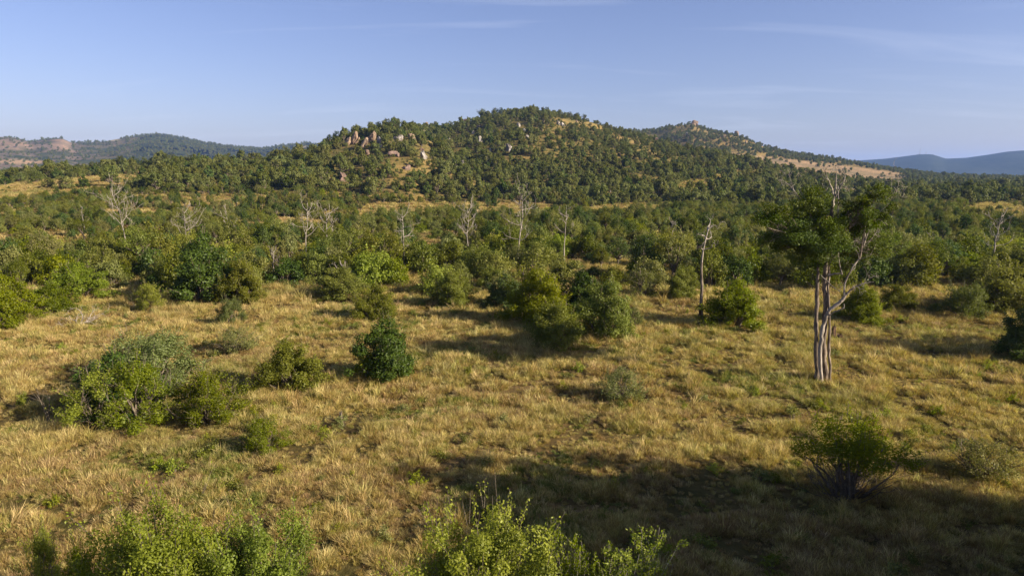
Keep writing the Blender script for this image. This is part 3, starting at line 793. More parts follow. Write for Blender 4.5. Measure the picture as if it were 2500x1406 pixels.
# ------------------------------------------------------------------ the big tree
def big_tree():
    bx, by = 2006, 936
    p0 = at_ground(bx, by); Y0 = p0[1]; z = float(terrain(p0[0], Y0)); org = np.array([p0[0], Y0, z])
    e = bpy.data.objects.new('cedar_tree', None); COL.objects.link(e); e.location = org
    tag(e, 'tall half-dead tree with twisted trunks, bare grey top and dark clumped crown', 'tree')
    def Q(x, y, dy=0.0): return at_depth(x, y, Y0 + dy) - org
    def limb(name, pts, r0, r1, mat, sides=7, twigs=0, seed=1, tl=1.2, parent=e, power=0.8):
        P = np.array([Q(*q) for q in pts])
        t = np.linspace(0, 1, len(P)); ti = np.linspace(0, 1, len(P) * 3)
        P2 = np.stack([np.interp(ti, t, P[:, k]) for k in range(3)], 1)
        P3 = P2.copy(); P3[1:-1] = (P2[:-2] + 2 * P2[1:-1] + P2[2:]) / 4
        rs = np.random.RandomState(seed)
        P3[1:-1] += rs.normal(size=(len(P3) - 2, 3)) * r0 * 0.12
        rad = r0 + (r1 - r0) * ti ** power
        rad = rad * rs.uniform(0.8, 1.15, len(rad)) * 0.8
        a = Acc(); a.tube(P3, rad, sides)
        for k in range(twigs):
            i0 = rs.randint(len(P3) // 3, len(P3)); tg = unit(P3[i0] - P3[i0 - 1])
            grow(rs, a, P3[i0], tg * 0.6 + rs.normal(size=3) * 0.6 + np.array([0, 0, 0.25]), tl * rs.uniform(0.5, 1.2), max(rad[i0] * 0.5, 0.012), 2, 6, 0.7, 0.3, 3, 0.8, 4)
        return obj(name, a.mesh('cedar_' + name, [M[mat]], True), parent)
    limb('trunk', [(1998, 942, 0), (1994, 900, 0), (1993, 850, 0), (1992, 800, 0), (1994, 760, 0.1), (1996, 700, 0.1), (1998, 640, 0.1), (2002, 590, 0.1), (2008, 560, 0.2)], 0.19, 0.09, 'trunk', 9, seed=1)
    limb('trunk', [(2016, 942, 0.15), (2012, 890, 0.2), (2010, 840, 0.1), (2014, 790, 0), (2016, 740, 0.1), (2014, 690, 0.2), (2016, 640, 0.1), (2022, 590, 0), (2026, 540, 0), (2032, 505, 0)], 0.22, 0.12, 'trunk', 9, seed=2)
    limb('trunk', [(2024, 942, -0.1), (2028, 900, -0.2), (2022, 860, -0.2), (2026, 810, -0.25), (2024, 760, -0.1), (2022, 710, 0), (2024, 660, 0.2), (2030, 600, 0.2)], 0.13, 0.06, 'trunk', 8, seed=3)
    limb('trunk', [(2006, 942, -0.3), (2004, 900, -0.35), (2000, 860, -0.3), (2006, 820, -0.3), (2012, 785, -0.3), (2022, 760, -0.4), (2040, 745, -0.5), (2056, 733, -0.6)], 0.15, 0.13, 'dead', 8, seed=4)
    limb('limb', [(2056, 733, -0.6), (2066, 718, -0.7), (2080, 706, -0.8), (2096, 695, -0.9), (2116, 690, -1.0), (2132, 688, -1.1)], 0.11, 0.02, 'dead', 6, 5, 5, 1.0)
    limb('limb', [(2062, 722, -0.7), (2060, 700, -0.6), (2070, 672, -0.6), (2082, 650, -0.7), (2098, 632, -0.7), (2108, 600, -0.6), (2112, 570, -0.5)], 0.07, 0.05, 'dead', 6, 7, 6, 1.6)
    limb('limb', [(2022, 672, 0), (2040, 668, -0.2), (2056, 669, -0.4)], 0.09, 0.06, 'dead', 6, 1, 7, 0.4)
    limb('limb', [(2004, 672, -0.2), (2022, 690, -0.5), (2040, 705, -0.8), (2052, 712, -1.0)], 0.05, 0.02, 'dead', 5, 1, 8, 0.6)
    limb('limb', [(2018, 775, -0.3), (2036, 762, -0.6), (2050, 757, -0.8), (2062, 750, -0.9), (2060, 742, -1.0)], 0.06, 0.03, 'dead', 5, 0, 9)
    limb('limb', [(2056, 668, -0.4), (2048, 640, -0.5), (2046, 600, -0.6), (2046, 560, -0.5), (2046, 520, -0.4), (2047, 490, -0.3), (2046, 455, -0.2)], 0.045, 0.03, 'dead', 5, 3, 10, 0.9)
    # bare top
    limb('limb', [(2032, 505, 0), (2036, 485, 0), (2040, 462, 0), (2041, 440, 0), (2042, 412, 0)], 0.12, 0.02, 'dead', 7, 4, 11, 0.9)
    limb('limb', [(2036, 485, 0), (2032, 465, 0.2), (2026, 448, 0.3), (2018, 430, 0.3), (2014, 408, 0.3)], 0.07, 0.015, 'dead', 6, 4, 12, 0.8)
    limb('limb', [(2040, 480, 0), (2050, 460, -0.3), (2058, 447, -0.5), (2064, 430, -0.5), (2060, 418, -0.5)], 0.06, 0.015, 'dead', 6, 5, 13, 0.7)
    limb('limb', [(2010, 560, 0.2), (1980, 530, 0.5), (1955, 490, 0.8), (1938, 465, 1.0), (1925, 450, 1.1), (1908, 440, 1.2)], 0.08, 0.015, 'dead', 6, 6, 14, 1.0)
    limb('limb', [(1938, 465, 1.0), (1932, 445, 1.0), (1925, 425, 1.0)], 0.03, 0.01, 'dead', 5, 2, 15, 0.6)
    limb('limb', [(2108, 600, -0.6), (2116, 575, -0.6), (2130, 545, -0.7), (2150, 515, -0.8), (2170, 500, -0.9), (2182, 470, -1.0)], 0.05, 0.012, 'dead', 6, 9, 16, 1.3)
    limb('limb', [(2098, 632, -0.7), (2103, 610, -0.9), (2111, 560, -1.1), (2115, 540, -1.2)], 0.08, 0.02, 'trunk', 6, 4, 17, 1.2)
    limb('limb', [(2024, 640, 0.2), (2060, 610, 0.8), (2110, 560, 1.2), (2150, 530, 1.4), (2175, 560, 1.5)], 0.08, 0.02, 'trunk', 6, 8, 18, 1.5)
    limb('limb', [(2000, 620, 0.1), (1960, 590, -0.5), (1920, 570, -1.0), (1870, 555, -1.4)], 0.09, 0.02, 'trunk', 6, 5, 19, 1.2)
    limb('limb', [(2016, 600, 0), (2060, 560, -1.0), (2100, 520, -1.4), (2140, 485, -1.6)], 0.08, 0.02, 'trunk', 6, 5, 20, 1.2)
    # crown: separate clumps of fine sprays
    clumps = [(1988, 478, 42, 0.2), (1970, 505, 34, -0.6), (1985, 530, 48, 0.9), (1893, 522, 36, -1.0), (1868, 545, 34, -1.2), (1905, 560, 44, -0.4), (1945, 545, 44, 0.6), (1930, 590, 46, 1.0),
              (1885, 592, 34, 0.3), (1975, 580, 52, -1.4), (2020, 560, 46, -1.6), (2008, 600, 50, -0.8), (1985, 625, 40, 0.4), (2045, 585, 48, -1.2), (2040, 625, 38, 0.8), (2075, 545, 44, 1.2),
              (2085, 505, 34, -1.2), (2108, 520, 36, -1.4), (2060, 530, 34, -0.4), (2148, 470, 27, -1.5), (2128, 482, 24, -1.6), (2130, 545, 34, 1.3), (2105, 575, 40, 1.0), (2150, 585, 36, 1.4),
              (2180, 600, 30, 0.2), (2085, 605, 36, 0.6), (2120, 560, 40, -0.6), (2145, 600, 34, -0.4), (2100, 540, 36, 0.2), (2160, 520, 26, -0.8), (2065, 648, 26, 0.9), (1950, 622, 32, 1.1), (2000, 505, 30, -0.2), (2120, 620, 26, 1.2), (1945, 500, 22, 0.9), (2165, 548, 22, 1.4)]
    rs = np.random.RandomState(77)
    for (cx, cy, r, dy) in clumps:
        c = Q(cx, cy, dy); rr = r / F * Y0 * 1.2
        a = Acc()
        nsub = 12
        sub = c + unit(rs.normal(size=(nsub, 3))) * rr * rs.uniform(0.25, 0.95, (nsub, 1)) * np.array([1, 1, 0.8])
        nl = int(2000 * (rr / 1.0) ** 2)
        ci = rs.randint(nsub, size=nl); d = unit(rs.normal(size=(nl, 3)))
        P = sub[ci] + d * (rs.rand(nl, 1) ** 0.4) * rr * 0.36 * np.array([1, 1, 0.75])
        N = unit(d * 0.7 + rs.normal(size=(nl, 3)) * 0.6 + np.array([0, 0, 0.35]))
        a.leaves(rs, P, N, 0.11, 0.38, 0, 0.5 * rs.uniform(0, 1, nsub)[ci] + 0.5 * rs.rand(nl))
        st = Q(2015, 590, 0) * 0.35 + c * 0.65 - np.array([0, 0, 0.3])
        for s in sub[:5]: a.tube(bend_path(rs, st, s, 4, 0.08), [0.03, 0.022, 0.014, 0.006], 4, 1)
        obj('crown_clump', a.mesh('cedar_crown_clump', [M['juniper'], M['bark']]), e)
    OCC.append((org[0], org[1], 0.6))
big_tree()

# ------------------------------------------------------------------ stumps and sticks in the grass
def stump(px, base, top, wpx, label, seed, mat='char', spikes=5):
    p = at_ground(px, base); z = float(terrain(p[0], p[1])); H = at_depth(px, top, p[1])[2] - z; W = wpx / F * p[1]
    e = bpy.data.objects.new('tree_stump', None); COL.objects.link(e); e.location = (p[0], p[1], z - 0.05)
    tag(e, label, 'stump', 'broken stumps left in the grass')
    rs = np.random.RandomState(seed); n = 12; V = []
    for t, s in ((0, 1.25), (0.15, 1.0), (0.55, 0.85), (0.8, 0.8)):
        for k in range(n):
            an = k / n * 6.283; rr = W / 2 * s * (1 + 0.18 * math.sin(3 * an + seed))
            V.append((rr * math.cos(an), rr * math.sin(an), H * t))
    for k in range(n):
        an = k / n * 6.283; rr = W / 2 * 0.66
        V.append((rr * math.cos(an), rr * math.sin(an), H * rs.uniform(0.7, 1.08)))
    V.append((0, 0, H * 0.6))
    Qd = [(i * n + k, i * n + (k + 1) % n, (i + 1) * n + (k + 1) % n, (i + 1) * n + k) for i in range(4) for k in range(n)]
    T = [(4 * n + k, 4 * n + (k + 1) % n, 5 * n) for k in range(n)]
    obj('stub', make_mesh('stump_stub', np.array(V), [np.array(Qd), np.array(T)], [M[mat]]), e)
    for k in range(spikes):
        a = Acc(); an = rs.uniform(0, 6.28); st = np.array([math.cos(an) * W * 0.3, math.sin(an) * W * 0.3, 0])
        a.tube([st, st * 1.15 + np.array([0, 0, H * 0.5]), st * 1.1 + np.array([0, 0, H * rs.uniform(0.8, 1.25)])], [W * 0.13, W * 0.09, W * 0.02], 5)
        obj('splinter', a.mesh('stump_splinter', [M[mat]]), e)
    return e
stump(1680, 928, 906, 11, 'small dark stump alone in the open grass left of the big tree', 1)
stump(2034, 828, 790, 12, 'taller charred stump close behind the big tree trunk', 2)
stump(2048, 832, 812, 15, 'squat charred stump right of the taller charred one', 3)
stump(833, 1030, 1002, 9, 'splintered small stump in the grass below the upright dark bush', 4, 'bark', 3)
stump(808, 785, 768, 8, 'tiny stump in the grass left of the round mid-green bush', 5, 'char', 2)

def stick(px, base, top, label):
    p = at_ground(px, base); z = float(terrain(p[0], p[1])); H = at_depth(px, top, p[1])[2] - z
    e = bpy.data.objects.new('dead_sapling', None); COL.objects.link(e); e.location = (p[0], p[1], z)
    tag(e, label, 'dead sapling')
    rs = np.random.RandomState(5)
    for k in range(3):
        a = Acc(); grow(rs, a, (0.06 * k - 0.06, 0, -0.1), (-0.12 + 0.04 * k, 0.02, 1), H * (1 - 0.12 * k), 0.035, 1, 8, 0.12, 0, 3, 0.5, 5)
        obj('stem', a.mesh('dead_sapling_stem', [M['brown_wood'] if 'brown_wood' in M else M['bark']], True), e)
stick(122, 1038, 955, 'thin reddish bare stems standing in the shadow at left')

def fallen(px, base, label):
    p = at_ground(px, base); z = float(terrain(p[0], p[1]))
    e = bpy.data.objects.new('fallen_branch', None); COL.objects.link(e); e.location = (p[0], p[1], z + 0.15)
    tag(e, label, 'fallen branch'); rs = np.random.RandomState(6)
    for k, (dx, dz) in enumerate([(1, 0.55), (0.9, 0.35), (-0.8, 0.15), (1, 0.15), (0.6, 0.8), (-0.9, 0.02)]):
        a = Acc(); grow(rs, a, (0, 0, 0.05), (dx, rs.uniform(-.4, .4), dz), 1.7, 0.045, 2, 6, 0.4, 0, 4, 0.7, 5)
        obj('limb', a.mesh('fallen_limb', [M['dead']], True), e)
fallen(195, 800, 'grey fallen branches lying in the pale grass at left')

# ------------------------------------------------------------------ boulders
def boulder_mesh(seed, sub=3):
    import bmesh
    bm = bmesh.new(); bmesh.ops.create_icosphere(bm, subdivisions=sub, radius=1.0)
    V0 = np.array([v.co[:] for v in bm.verts]); rs = np.random.RandomState(seed)
    F0 = np.array([[q.index for q in fa.verts] for fa in bm.faces]); bm.free()
    Vs, Fs = [], []
    for lobe in range([1, 3, 4, 2, 4, 3, 5, 2][seed]):
        V = V0.copy()
        for k in range(12):      # flat fracture faces
            nrm = unit(rs.normal(size=3) * np.array([1, 1, 0.55])); dd = rs.uniform(0.45, 0.85)
            ex = V @ nrm - dd; V = V - np.maximum(ex, 0)[:, None] * nrm * 0.95
        f = fbm(V[:, 0] * 3 + seed * 3 + 20 + lobe, V[:, 1] * 3 + V[:, 2] * 5 + 20, 1.3, 5) - 0.5
        V = V * (1 + 0.45 * f)[:, None]
        if lobe:
            V = V * np.array([rs.uniform(0.35, 0.6), 0.6, rs.uniform(0.4, 0.95)]) + np.array([rs.uniform(-0.75, 0.75), rs.uniform(-0.5, 0.1), rs.uniform(-0.45, 0.25)])
        else: V = V * np.array([0.75, 0.9, 1.0])
        Vs.append(V); Fs.append(F0 + lobe * len(V0))
    return np.concatenate(Vs), np.concatenate(Fs)
BV = [boulder_mesh(s) for s in range(8)]
BM = {}
def boulder(px, py, wpx, hpx, mat, label, r=None, tilt=0.0, seed=0, group='granite boulders on the hill'):
    """px, py: centre of the rock in the picture; it stands where that line of sight meets the hill"""
    if r is None:
        t = np.linspace(150, 1650, 3001); d = ray(px, py + hpx * 0.35); hy = math.hypot(d[0], d[1])
        X, Yy, Z = d[0] / hy * t, d[1] / hy * t, CAM_H + d[2] / hy * t
        below = Z < terrain(X, Yy)
        if not below.any():      # above the skyline: on the nearest ridge
            gap = Z - terrain(X, Yy); i0 = int(np.argmin(gap))
        else: i0 = int(np.argmax(below))
        x, y = X[i0], Yy[i0]
    z = float(terrain(x, y)); k = y / F / cP
    key = (seed % 8, mat)
    if key not in BM:
        V, Fc = BV[seed % 8]; BM[key] = make_mesh('boulder', V, Fc, [M[mat]], smooth=False)
    o = obj('boulder', BM[key])
    sx, sz = wpx * k / 2 * 1.1, hpx * k / 2 * 1.2
    o.location = (x, y, max(z + sz * 0.35, CAM_H + (ray(px, py)[2] / ray(px, py)[1]) * y - 0.2 * sz))
    o.scale = (sx, max(sx, sz) * 0.8, sz); o.rotation_euler = (0, tilt, seed * 1.3 if tilt == 0 else 0.2)
    tag(o, label, 'boulder', group)
    OCC.append((x, y, sx * 1.0)); ROCKS.append((px, py, wpx / 2 + 3, hpx / 2 + 2, y))
ROCKS = []
boulder(866, 336, 26, 42, 'rock_warm', 'tall leaning tan boulder, left end of the rocky knoll', tilt=0.5, seed=1)
boulder(890, 350, 18, 34, 'rock_warm', 'narrow tan slab between the leaning boulder and the split boulder', tilt=0.4, seed=5)
boulder(907, 334, 26, 34, 'rock_warm', 'split tan boulder topping the rocky knoll', tilt=0.25, seed=2)
boulder(926, 350, 14, 28, 'rock_pale', 'upright pale rock right of the split boulder', seed=3)
boulder(975, 337, 34, 16, 'rock_pale', 'long pale ledge of rock under the knoll trees', seed=4)
boulder(1005, 335, 30, 20, 'rock_warm', 'tan ledge continuing the pale one to the right', seed=6)
boulder(1032, 326, 12, 22, 'rock_warm', 'bright leaning slab at the right end of the knoll ledge', tilt=0.5, seed=7)
boulder(1034, 380, 26, 20, 'rock_pale', 'pink and white block on the slope below the knoll', seed=3)
boulder(1030, 366, 20, 8, 'rock_brown', 'flat brown slab capping the pink and white block', seed=5)
boulder(962, 376, 50, 18, 'rock_brown', 'wide rounded rock sheet on the slope below the ledges', seed=0)
boulder(995, 409, 28, 14, 'rock_brown', 'dark brown rounded rock low on the slope', seed=4)
boulder(838, 430, 32, 26, 'rock_brown', 'reddish rock dome among trees at the foot of the knoll', seed=1)
boulder(803, 436, 16, 9, 'rock_brown', 'small reddish rock left of the rock dome', seed=2)
boulder(1132, 398, 11, 15, 'rock_pale', 'white faced rock on the slope right of the capped block', seed=6)
boulder(897, 372, 16, 16, 'rock_brown', 'brown boulder at the feet of the knoll boulders', seed=6)
boulder(930, 375, 12, 10, 'rock_brown', 'small grey-brown rock right of the brown boulder', seed=7)
for (x, y, w_, h_, m_, lb, s) in [
    (1241, 360, 16, 24, 'rock_pale', 'white upright crag in the trees below the summit', 1), (1173, 340, 13, 18, 'rock_pale', 'white crag left of the hill middle', 2),
    (1197, 367, 8, 9, 'rock_pale', 'small white rock below the white crags', 3), (1206, 321, 9, 9, 'rock_pale', 'small white rock high between the crags', 4),
    (1156, 324, 10, 9, 'rock_pale', 'pale rock near the saddle left of the summit', 5), (1266, 306, 16, 14, 'rock_pale', 'upper white crag left of the summit slope', 6),
    (1280, 320, 12, 12, 'rock_pale', 'lower white crag left of the summit slope', 7), (1288, 334, 16, 10, 'rock_pale', 'grey rock in grass under the white crags', 0),
    (1362, 300, 14, 12, 'rock_pale', 'pale rock pair, left, on the summit slope', 1), (1374, 304, 12, 12, 'rock_pale', 'pale rock pair, right, on the summit slope', 2),
    (1408, 298, 9, 8, 'rock_warm', 'small tan rock near the summit skyline', 3), (1326, 310, 9, 8, 'rock_brown', 'brown rock on the grassy summit slope', 4),
    (1140, 293, 22, 6, 'rock_brown', 'flat brown rock on the saddle skyline', 5), (1172, 309, 22, 5, 'rock_warm', 'thin rock ledge below the saddle', 6),
    (1042, 301, 12, 7, 'rock_warm', 'tan rock on the skyline right of the knoll trees', 0), (1602, 341, 14, 12, 'rock_brown', 'brown rock on the right shoulder of the hill', 7),
    (1513, 377, 8, 9, 'rock_warm', 'little tan rock on the grassy right slope', 0), (1494, 367, 7, 7, 'rock_pale', 'little pale rock above the little tan one', 1),
    (1098, 340, 8, 6, 'rock_pale', 'small pale rock right of the knoll', 2), (1148, 441, 10, 7, 'rock_brown', 'rusty rock low in the slope trees', 3), (1490, 468, 6, 5, 'rock_pale', 'tiny white rock at the foot of the hill', 4),
    (1696, 301, 24, 16, 'rock_warm', 'rock cap on the top of the second hill', 5), (1799, 325, 16, 12, 'rock_warm', 'pink crag on the shoulder of the second hill', 6),
    (1768, 335, 14, 10, 'rock_warm', 'rocks left of the pink crag', 7), (1821, 347, 9, 12, 'rock_warm', 'low crag right of the pink crag', 0), (1677, 326, 8, 7, 'rock_pale', 'pale rock below the rock cap', 1)]:
    boulder(x, y, w_, h_, m_, lb, seed=s)

# masts on the blue mountain
def mast(px, top, label):
    az = math.atan2(*ray(px, 380)[:2]); r = 5600.0; x, y = r * math.sin(az), r * math.cos(az); z = float(terrain(x, y))
    H = CAM_H + ray(px, top)[2] / ray(px, top)[1] * y - z
    a = Acc()
    for sx, sy in ((-1, -1), (1, -1), (0, 1)): a.tube([(sx * 2.2, sy * 2.2, 0), (sx * 0.4, sy * 0.4, H)], [0.5, 0.4], 4)
    for k in range(8):
        zz = H * (k + 0.5) / 8; s = 2.2 - 1.8 * (k + 0.5) / 8
        a.tube([(-s, -s, zz), (s, -s, zz + 2)], [0.25, 0.25], 4); a.tube([(s, -s, zz), (0, s, zz + 2)], [0.25, 0.25], 4)
    o = obj('radio_mast', a.mesh('radio_mast', [M['dead']])); o.location = (x, y, z); tag(o, label, 'mast', 'radio masts on the blue mountain')
mast(2245, 362, 'taller radio mast on the rounded blue mountain top'); mast(2260, 369, 'shorter radio mast right of the taller one')

# ------------------------------------------------------------------ plant prototypes for the bush and the hills
BUSH = [plant_single('scrub_bush', 100 + k, w_, h_, mt, 0.15, nclump=48, nleaf=5200, low=0.03, clump=0.12, sprigs=30, open_=0.22, cone=0.15)
        for k, (w_, h_, mt) in enumerate([(4.6, 3.4, 'olive'), (4.0, 3.0, 'olive'), (4.4, 3.6, 'dark'), (3.8, 2.6, 'grey'), (4.8, 3.0, 'bright'), (5.0, 3.8, 'olive'), (3.6, 2.6, 'dark'), (4.4, 3.2, 'grey')])]
def tree_parts(seed, w, h, mt, trunk, nclump=44, nleaf=5000, leaf=0.17, cone=0.1, clump=0.115, open_=0.33):
    rs, P, N, Vv, stems = bush_parts(seed, w, h, nclump=nclump, nleaf=nleaf, leaf=leaf, low=trunk, clump=clump, sprigs=24, open_=open_, cone=cone, trunk_h=trunk * 0.9)
    a = Acc(); a.leaves(rs, P, N, leaf, 0.6, 0, Vv); b = Acc()
    for p, r in stems: b.tube(p, r, 5)
    return a.mesh('tree_crown', [M[mt]]), b.mesh('tree_trunk', [M['bark']], True)
TREE = [tree_parts(200, 4.6, 5.6, 'olive', 0.28), tree_parts(201, 4.2, 6.4, 'dark', 0.22, cone=0.35), tree_parts(202, 5.6, 5.2, 'grey', 0.32),
        tree_parts(203, 3.6, 6.8, 'grey', 0.2, cone=0.45, open_=0.42), tree_parts(204, 5.2, 5.4, 'dark', 0.25), tree_parts(205, 5.4, 6.0, 'olive', 0.3, open_=0.42)]
TREE_H = [5.6, 6.4, 5.2, 6.8, 5.4, 6.0]; TREE_W = [4.6, 4.2, 5.6, 3.6, 5.2, 5.4]
BUSH_H = [3.4, 3.0, 3.6, 2.6, 3.0, 3.8, 2.6, 3.2]; BUSH_W = [4.6, 4.0, 4.4, 3.8, 4.8, 5.0, 3.6, 4.4]
FAR = [plant_single('far_tree', 300 + k, w_, h_, mt, 0.25, aspect=0.9, nclump=34, nleaf=2200, low=lo, clump=0.125, sprigs=0, open_=0.25, cone=cn, trunk_h=lo * 0.8)
       for k, (w_, h_, mt, lo, cn) in enumerate([(4.6, 4.2, 'far', 0.06, 0.2), (5.2, 4.0, 'far', 0.12, 0.1), (3.8, 4.0, 'dark', 0.1, 0.3), (4.4, 5.2, 'far', 0.18, 0.25), (3.6, 3.0, 'grey', 0.05, 0.1), (5.6, 4.6, 'far', 0.14, 0.1)])]
FARH = [4.2, 4.0, 4.0, 5.2, 3.0, 4.6]

# ------------------------------------------------------------------ scattering
def proto_collection(name, meshes):
    c = bpy.data.collections.new(name)
    for k, me in enumerate(meshes):
        o = bpy.data.objects.new('%s_%02d' % (name, k), me); c.objects.link(o)
    return c

def scatter(name, coll, P, rz, sc, idx, label, tilt=None):
    me = bpy.data.meshes.new(name); n = len(P)
    me.vertices.add(n); me.vertices.foreach_set('co', np.asarray(P, np.float32).ravel())
    rot = np.zeros((n, 3)); rot[:, 2] = rz
    if tilt is not None: rot[:, :2] = tilt
    a = me.attributes.new('rot', 'FLOAT_VECTOR', 'POINT'); a.data.foreach_set('vector', rot.astype(np.float32).ravel())
    a = me.attributes.new('scl', 'FLOAT_VECTOR', 'POINT'); a.data.foreach_set('vector', np.asarray(sc, np.float32).ravel())
    a = me.attributes.new('idx', 'INT', 'POINT'); a.data.foreach_set('value', np.asarray(idx, np.int32))
    o = obj(name, me)
    ng = bpy.data.node_groups.new(name, 'GeometryNodeTree')
    ng.interface.new_socket('Geometry', in_out='INPUT', socket_type='NodeSocketGeometry')
    ng.interface.new_socket('Geometry', in_out='OUTPUT', socket_type='NodeSocketGeometry')
    n_ = ng.nodes; l = ng.links
    gi = n_.new('NodeGroupInput'); go = n_.new('NodeGroupOutput')
    ci = n_.new('GeometryNodeCollectionInfo'); ci.inputs['Collection'].default_value = coll
    ci.inputs['Separate Children'].default_value = True; ci.inputs['Reset Children'].default_value = True
    ip = n_.new('GeometryNodeInstanceOnPoints'); ip.inputs['Pick Instance'].default_value = True
    def na_(nm, ty):
        q = n_.new('GeometryNodeInputNamedAttribute'); q.data_type = ty; q.inputs['Name'].default_value = nm; return q.outputs['Attribute']
    l.new(gi.outputs[0], ip.inputs['Points']); l.new(ci.outputs[0], ip.inputs['Instance'])
    l.new(na_('idx', 'INT'), ip.inputs['Instance Index'])
    e2r = n_.new('FunctionNodeEulerToRotation'); l.new(na_('rot', 'FLOAT_VECTOR'), e2r.inputs[0]); l.new(e2r.outputs[0], ip.inputs['Rotation'])
    l.new(na_('scl', 'FLOAT_VECTOR'), ip.inputs['Scale'])
    l.new(ip.outputs[0], go.inputs[0])
    md = o.modifiers.new('scatter', 'NODES'); md.node_group = ng
    tag(o, label, None, None, 'stuff'); return o

rs = np.random.RandomState(2024)
def cells(y0, y1, s, half=0.98, jit=0.45):
    ys = np.arange(y0, y1, s); xs = np.arange(-y1 * half, y1 * half, s)
    X, Y = np.meshgrid(xs, ys); X = X + rs.uniform(-jit, jit, X.shape) * s; Y = Y + rs.uniform(-jit, jit, Y.shape) * s
    X, Y = X.ravel(), Y.ravel(); k = np.abs(X) < Y * half + 6
    return X[k], Y[k]

def not_occ(X, Y, extra=0.0):
    ok = np.ones(len(X), bool)
    for x, y, r in OCC: ok &= (X - x) ** 2 + (Y - y) ** 2 > (r + extra) ** 2
    return ok

def rock_clear(X, Y, Z, H):
    """plants that would stand right in front of a boulder are left out"""
    px, py, dp = project(X, Y, Z); tp = H * F / dp
    ok = np.ones(len(X), bool)
    for rx, ry, rw, rh, ryy in ROCKS:
        ok &= ~((np.abs(px - rx) < rw + 0.3 * tp) & (Y < ryy + 1) & (py > ry - rh * 0.3) & (py - tp < ry + rh * 0.28))
    return ok

# thicket and bush plain
X, Y = cells(66, 262, 3.1)
Z = terrain(X, Y); px, py, _ = project(X, Y, Z)
edge = np.interp(px, [-600, 0, 250, 420, 640, 760, 1000, 1250, 1550, 1700, 1850, 2000, 2250, 2500, 3200],
                 [720, 690, 695, 712, 700, 690, 702, 716, 700, 688, 694, 700, 690, 700, 720]) + (fbm(X, Y, 9, 3) - 0.5) * 26 + 14
dens = np.clip(1.28 - 0.22 * sstep((Y - 100) / 40) - 0.9 * sstep((fbm(X + 70, Y, 26, 3) - 0.52) / 0.12), 0, 1)
gap = clear_amount(px, py)
keep = (py < edge) & (rs.rand(len(X)) < dens) & (rs.rand(len(X)) > gap * 0.96) & not_occ(X, Y, 0.8)
X, Y, Z = X[keep], Y[keep], Z[keep]
kind = rs.rand(len(X)); tn = fbm(X + 500, Y + 300, 22, 2)
is_tree = kind < 0.16 + 0.18 * (tn > 0.55) + 0.1 * (Y > 130)
far_f = np.clip((Y - 80) / 100, 0, 1)
order = np.argsort(Y)
X, Y, Z, is_tree = X[order], Y[order], Z[order], is_tree[order]

# hills and slopes
X2, Y2 = cells(260, 760, 4.3, 0.95)
Z2, I2 = terrain(X2, Y2, True); px2, py2, _ = project(X2, Y2, Z2)
d2 = 0.95 - 0.5 * sstep((fbm(X2 + 40, Y2, 45, 4) - 0.5) / 0.12) - 0.55 * sstep((fbm(X2 + 7, Y2 + 60, 16, 3) - 0.5) / 0.1)
hi = sstep((430 - py2) / 110) * (px2 > 1000); d2 = d2 * (1 - 0.35 * hi)
grassy = sstep((px2 - 1290) / 120) * sstep((1800 - px2) / 150) * sstep((400 - py2 + (px2 - 1500) * 0.12) / 40)
d2 = np.maximum(d2, 0.55 * grassy)
knoll = np.exp(-((px2 - 960) / 110) ** 2 - ((py2 - 320) / 30) ** 2); d2 = np.maximum(d2, knoll)
keep = (rs.rand(len(X2)) < d2) & (rs.rand(len(X2)) > 0.97 * clear_amount(px2, py2)) & not_occ(X2, Y2, 0)
X2, Y2, Z2, g2, kn2 = X2[keep], Y2[keep], Z2[keep], grassy[keep], knoll[keep]
keep = rock_clear(X2, Y2, Z2, 3.5)
X2, Y2, Z2, g2, kn2 = X2[keep], Y2[keep], Z2[keep], g2[keep], kn2[keep]
X3, Y3 = cells(760, 1700, 8.0, 0.9)
Z3, I3 = terrain(X3, Y3, True); px3, py3, _ = project(X3, Y3, Z3)
d3 = np.where(px3 > 1300, 0.85, 0.35) - 0.5 * sstep((fbm(X3, Y3, 80, 4) - 0.5) / 0.1)
keep = (rs.rand(len(X3)) < d3) & (rs.rand(len(X3)) > 0.93 * brown_field(px3, py3, I3)) & not_occ(X3, Y3, 0)
X3, Y3, Z3 = X3[keep], Y3[keep], Z3[keep]
keep = rock_clear(X3, Y3, Z3, 3.5); X3, Y3, Z3 = X3[keep], Y3[keep], Z3[keep]
# distant hills
X4, Y4 = cells(1750, 3700, 21.0, 0.85)
Z4, I4 = terrain(X4, Y4, True); px4, py4, _ = project(X4, Y4, Z4)
d4 = 0.85 - 0.7 * sstep((fbm(X4 + 999, Y4, 90, 4) - 0.42) / 0.1) * 0 - 0.45 * sstep((330 - px4) / 160)
inv = ((px4 - 268) / 38) ** 2 + ((py4 - 343) / 5) ** 2 < 1
inv |= ((px4 - 150) / 26) ** 2 + ((py4 - 352) / 12) ** 2 < 1
keep = (rs.rand(len(X4)) < d4) & ~inv & (px4 < 1000); X4, Y4, Z4 = X4[keep], Y4[keep], Z4[keep]

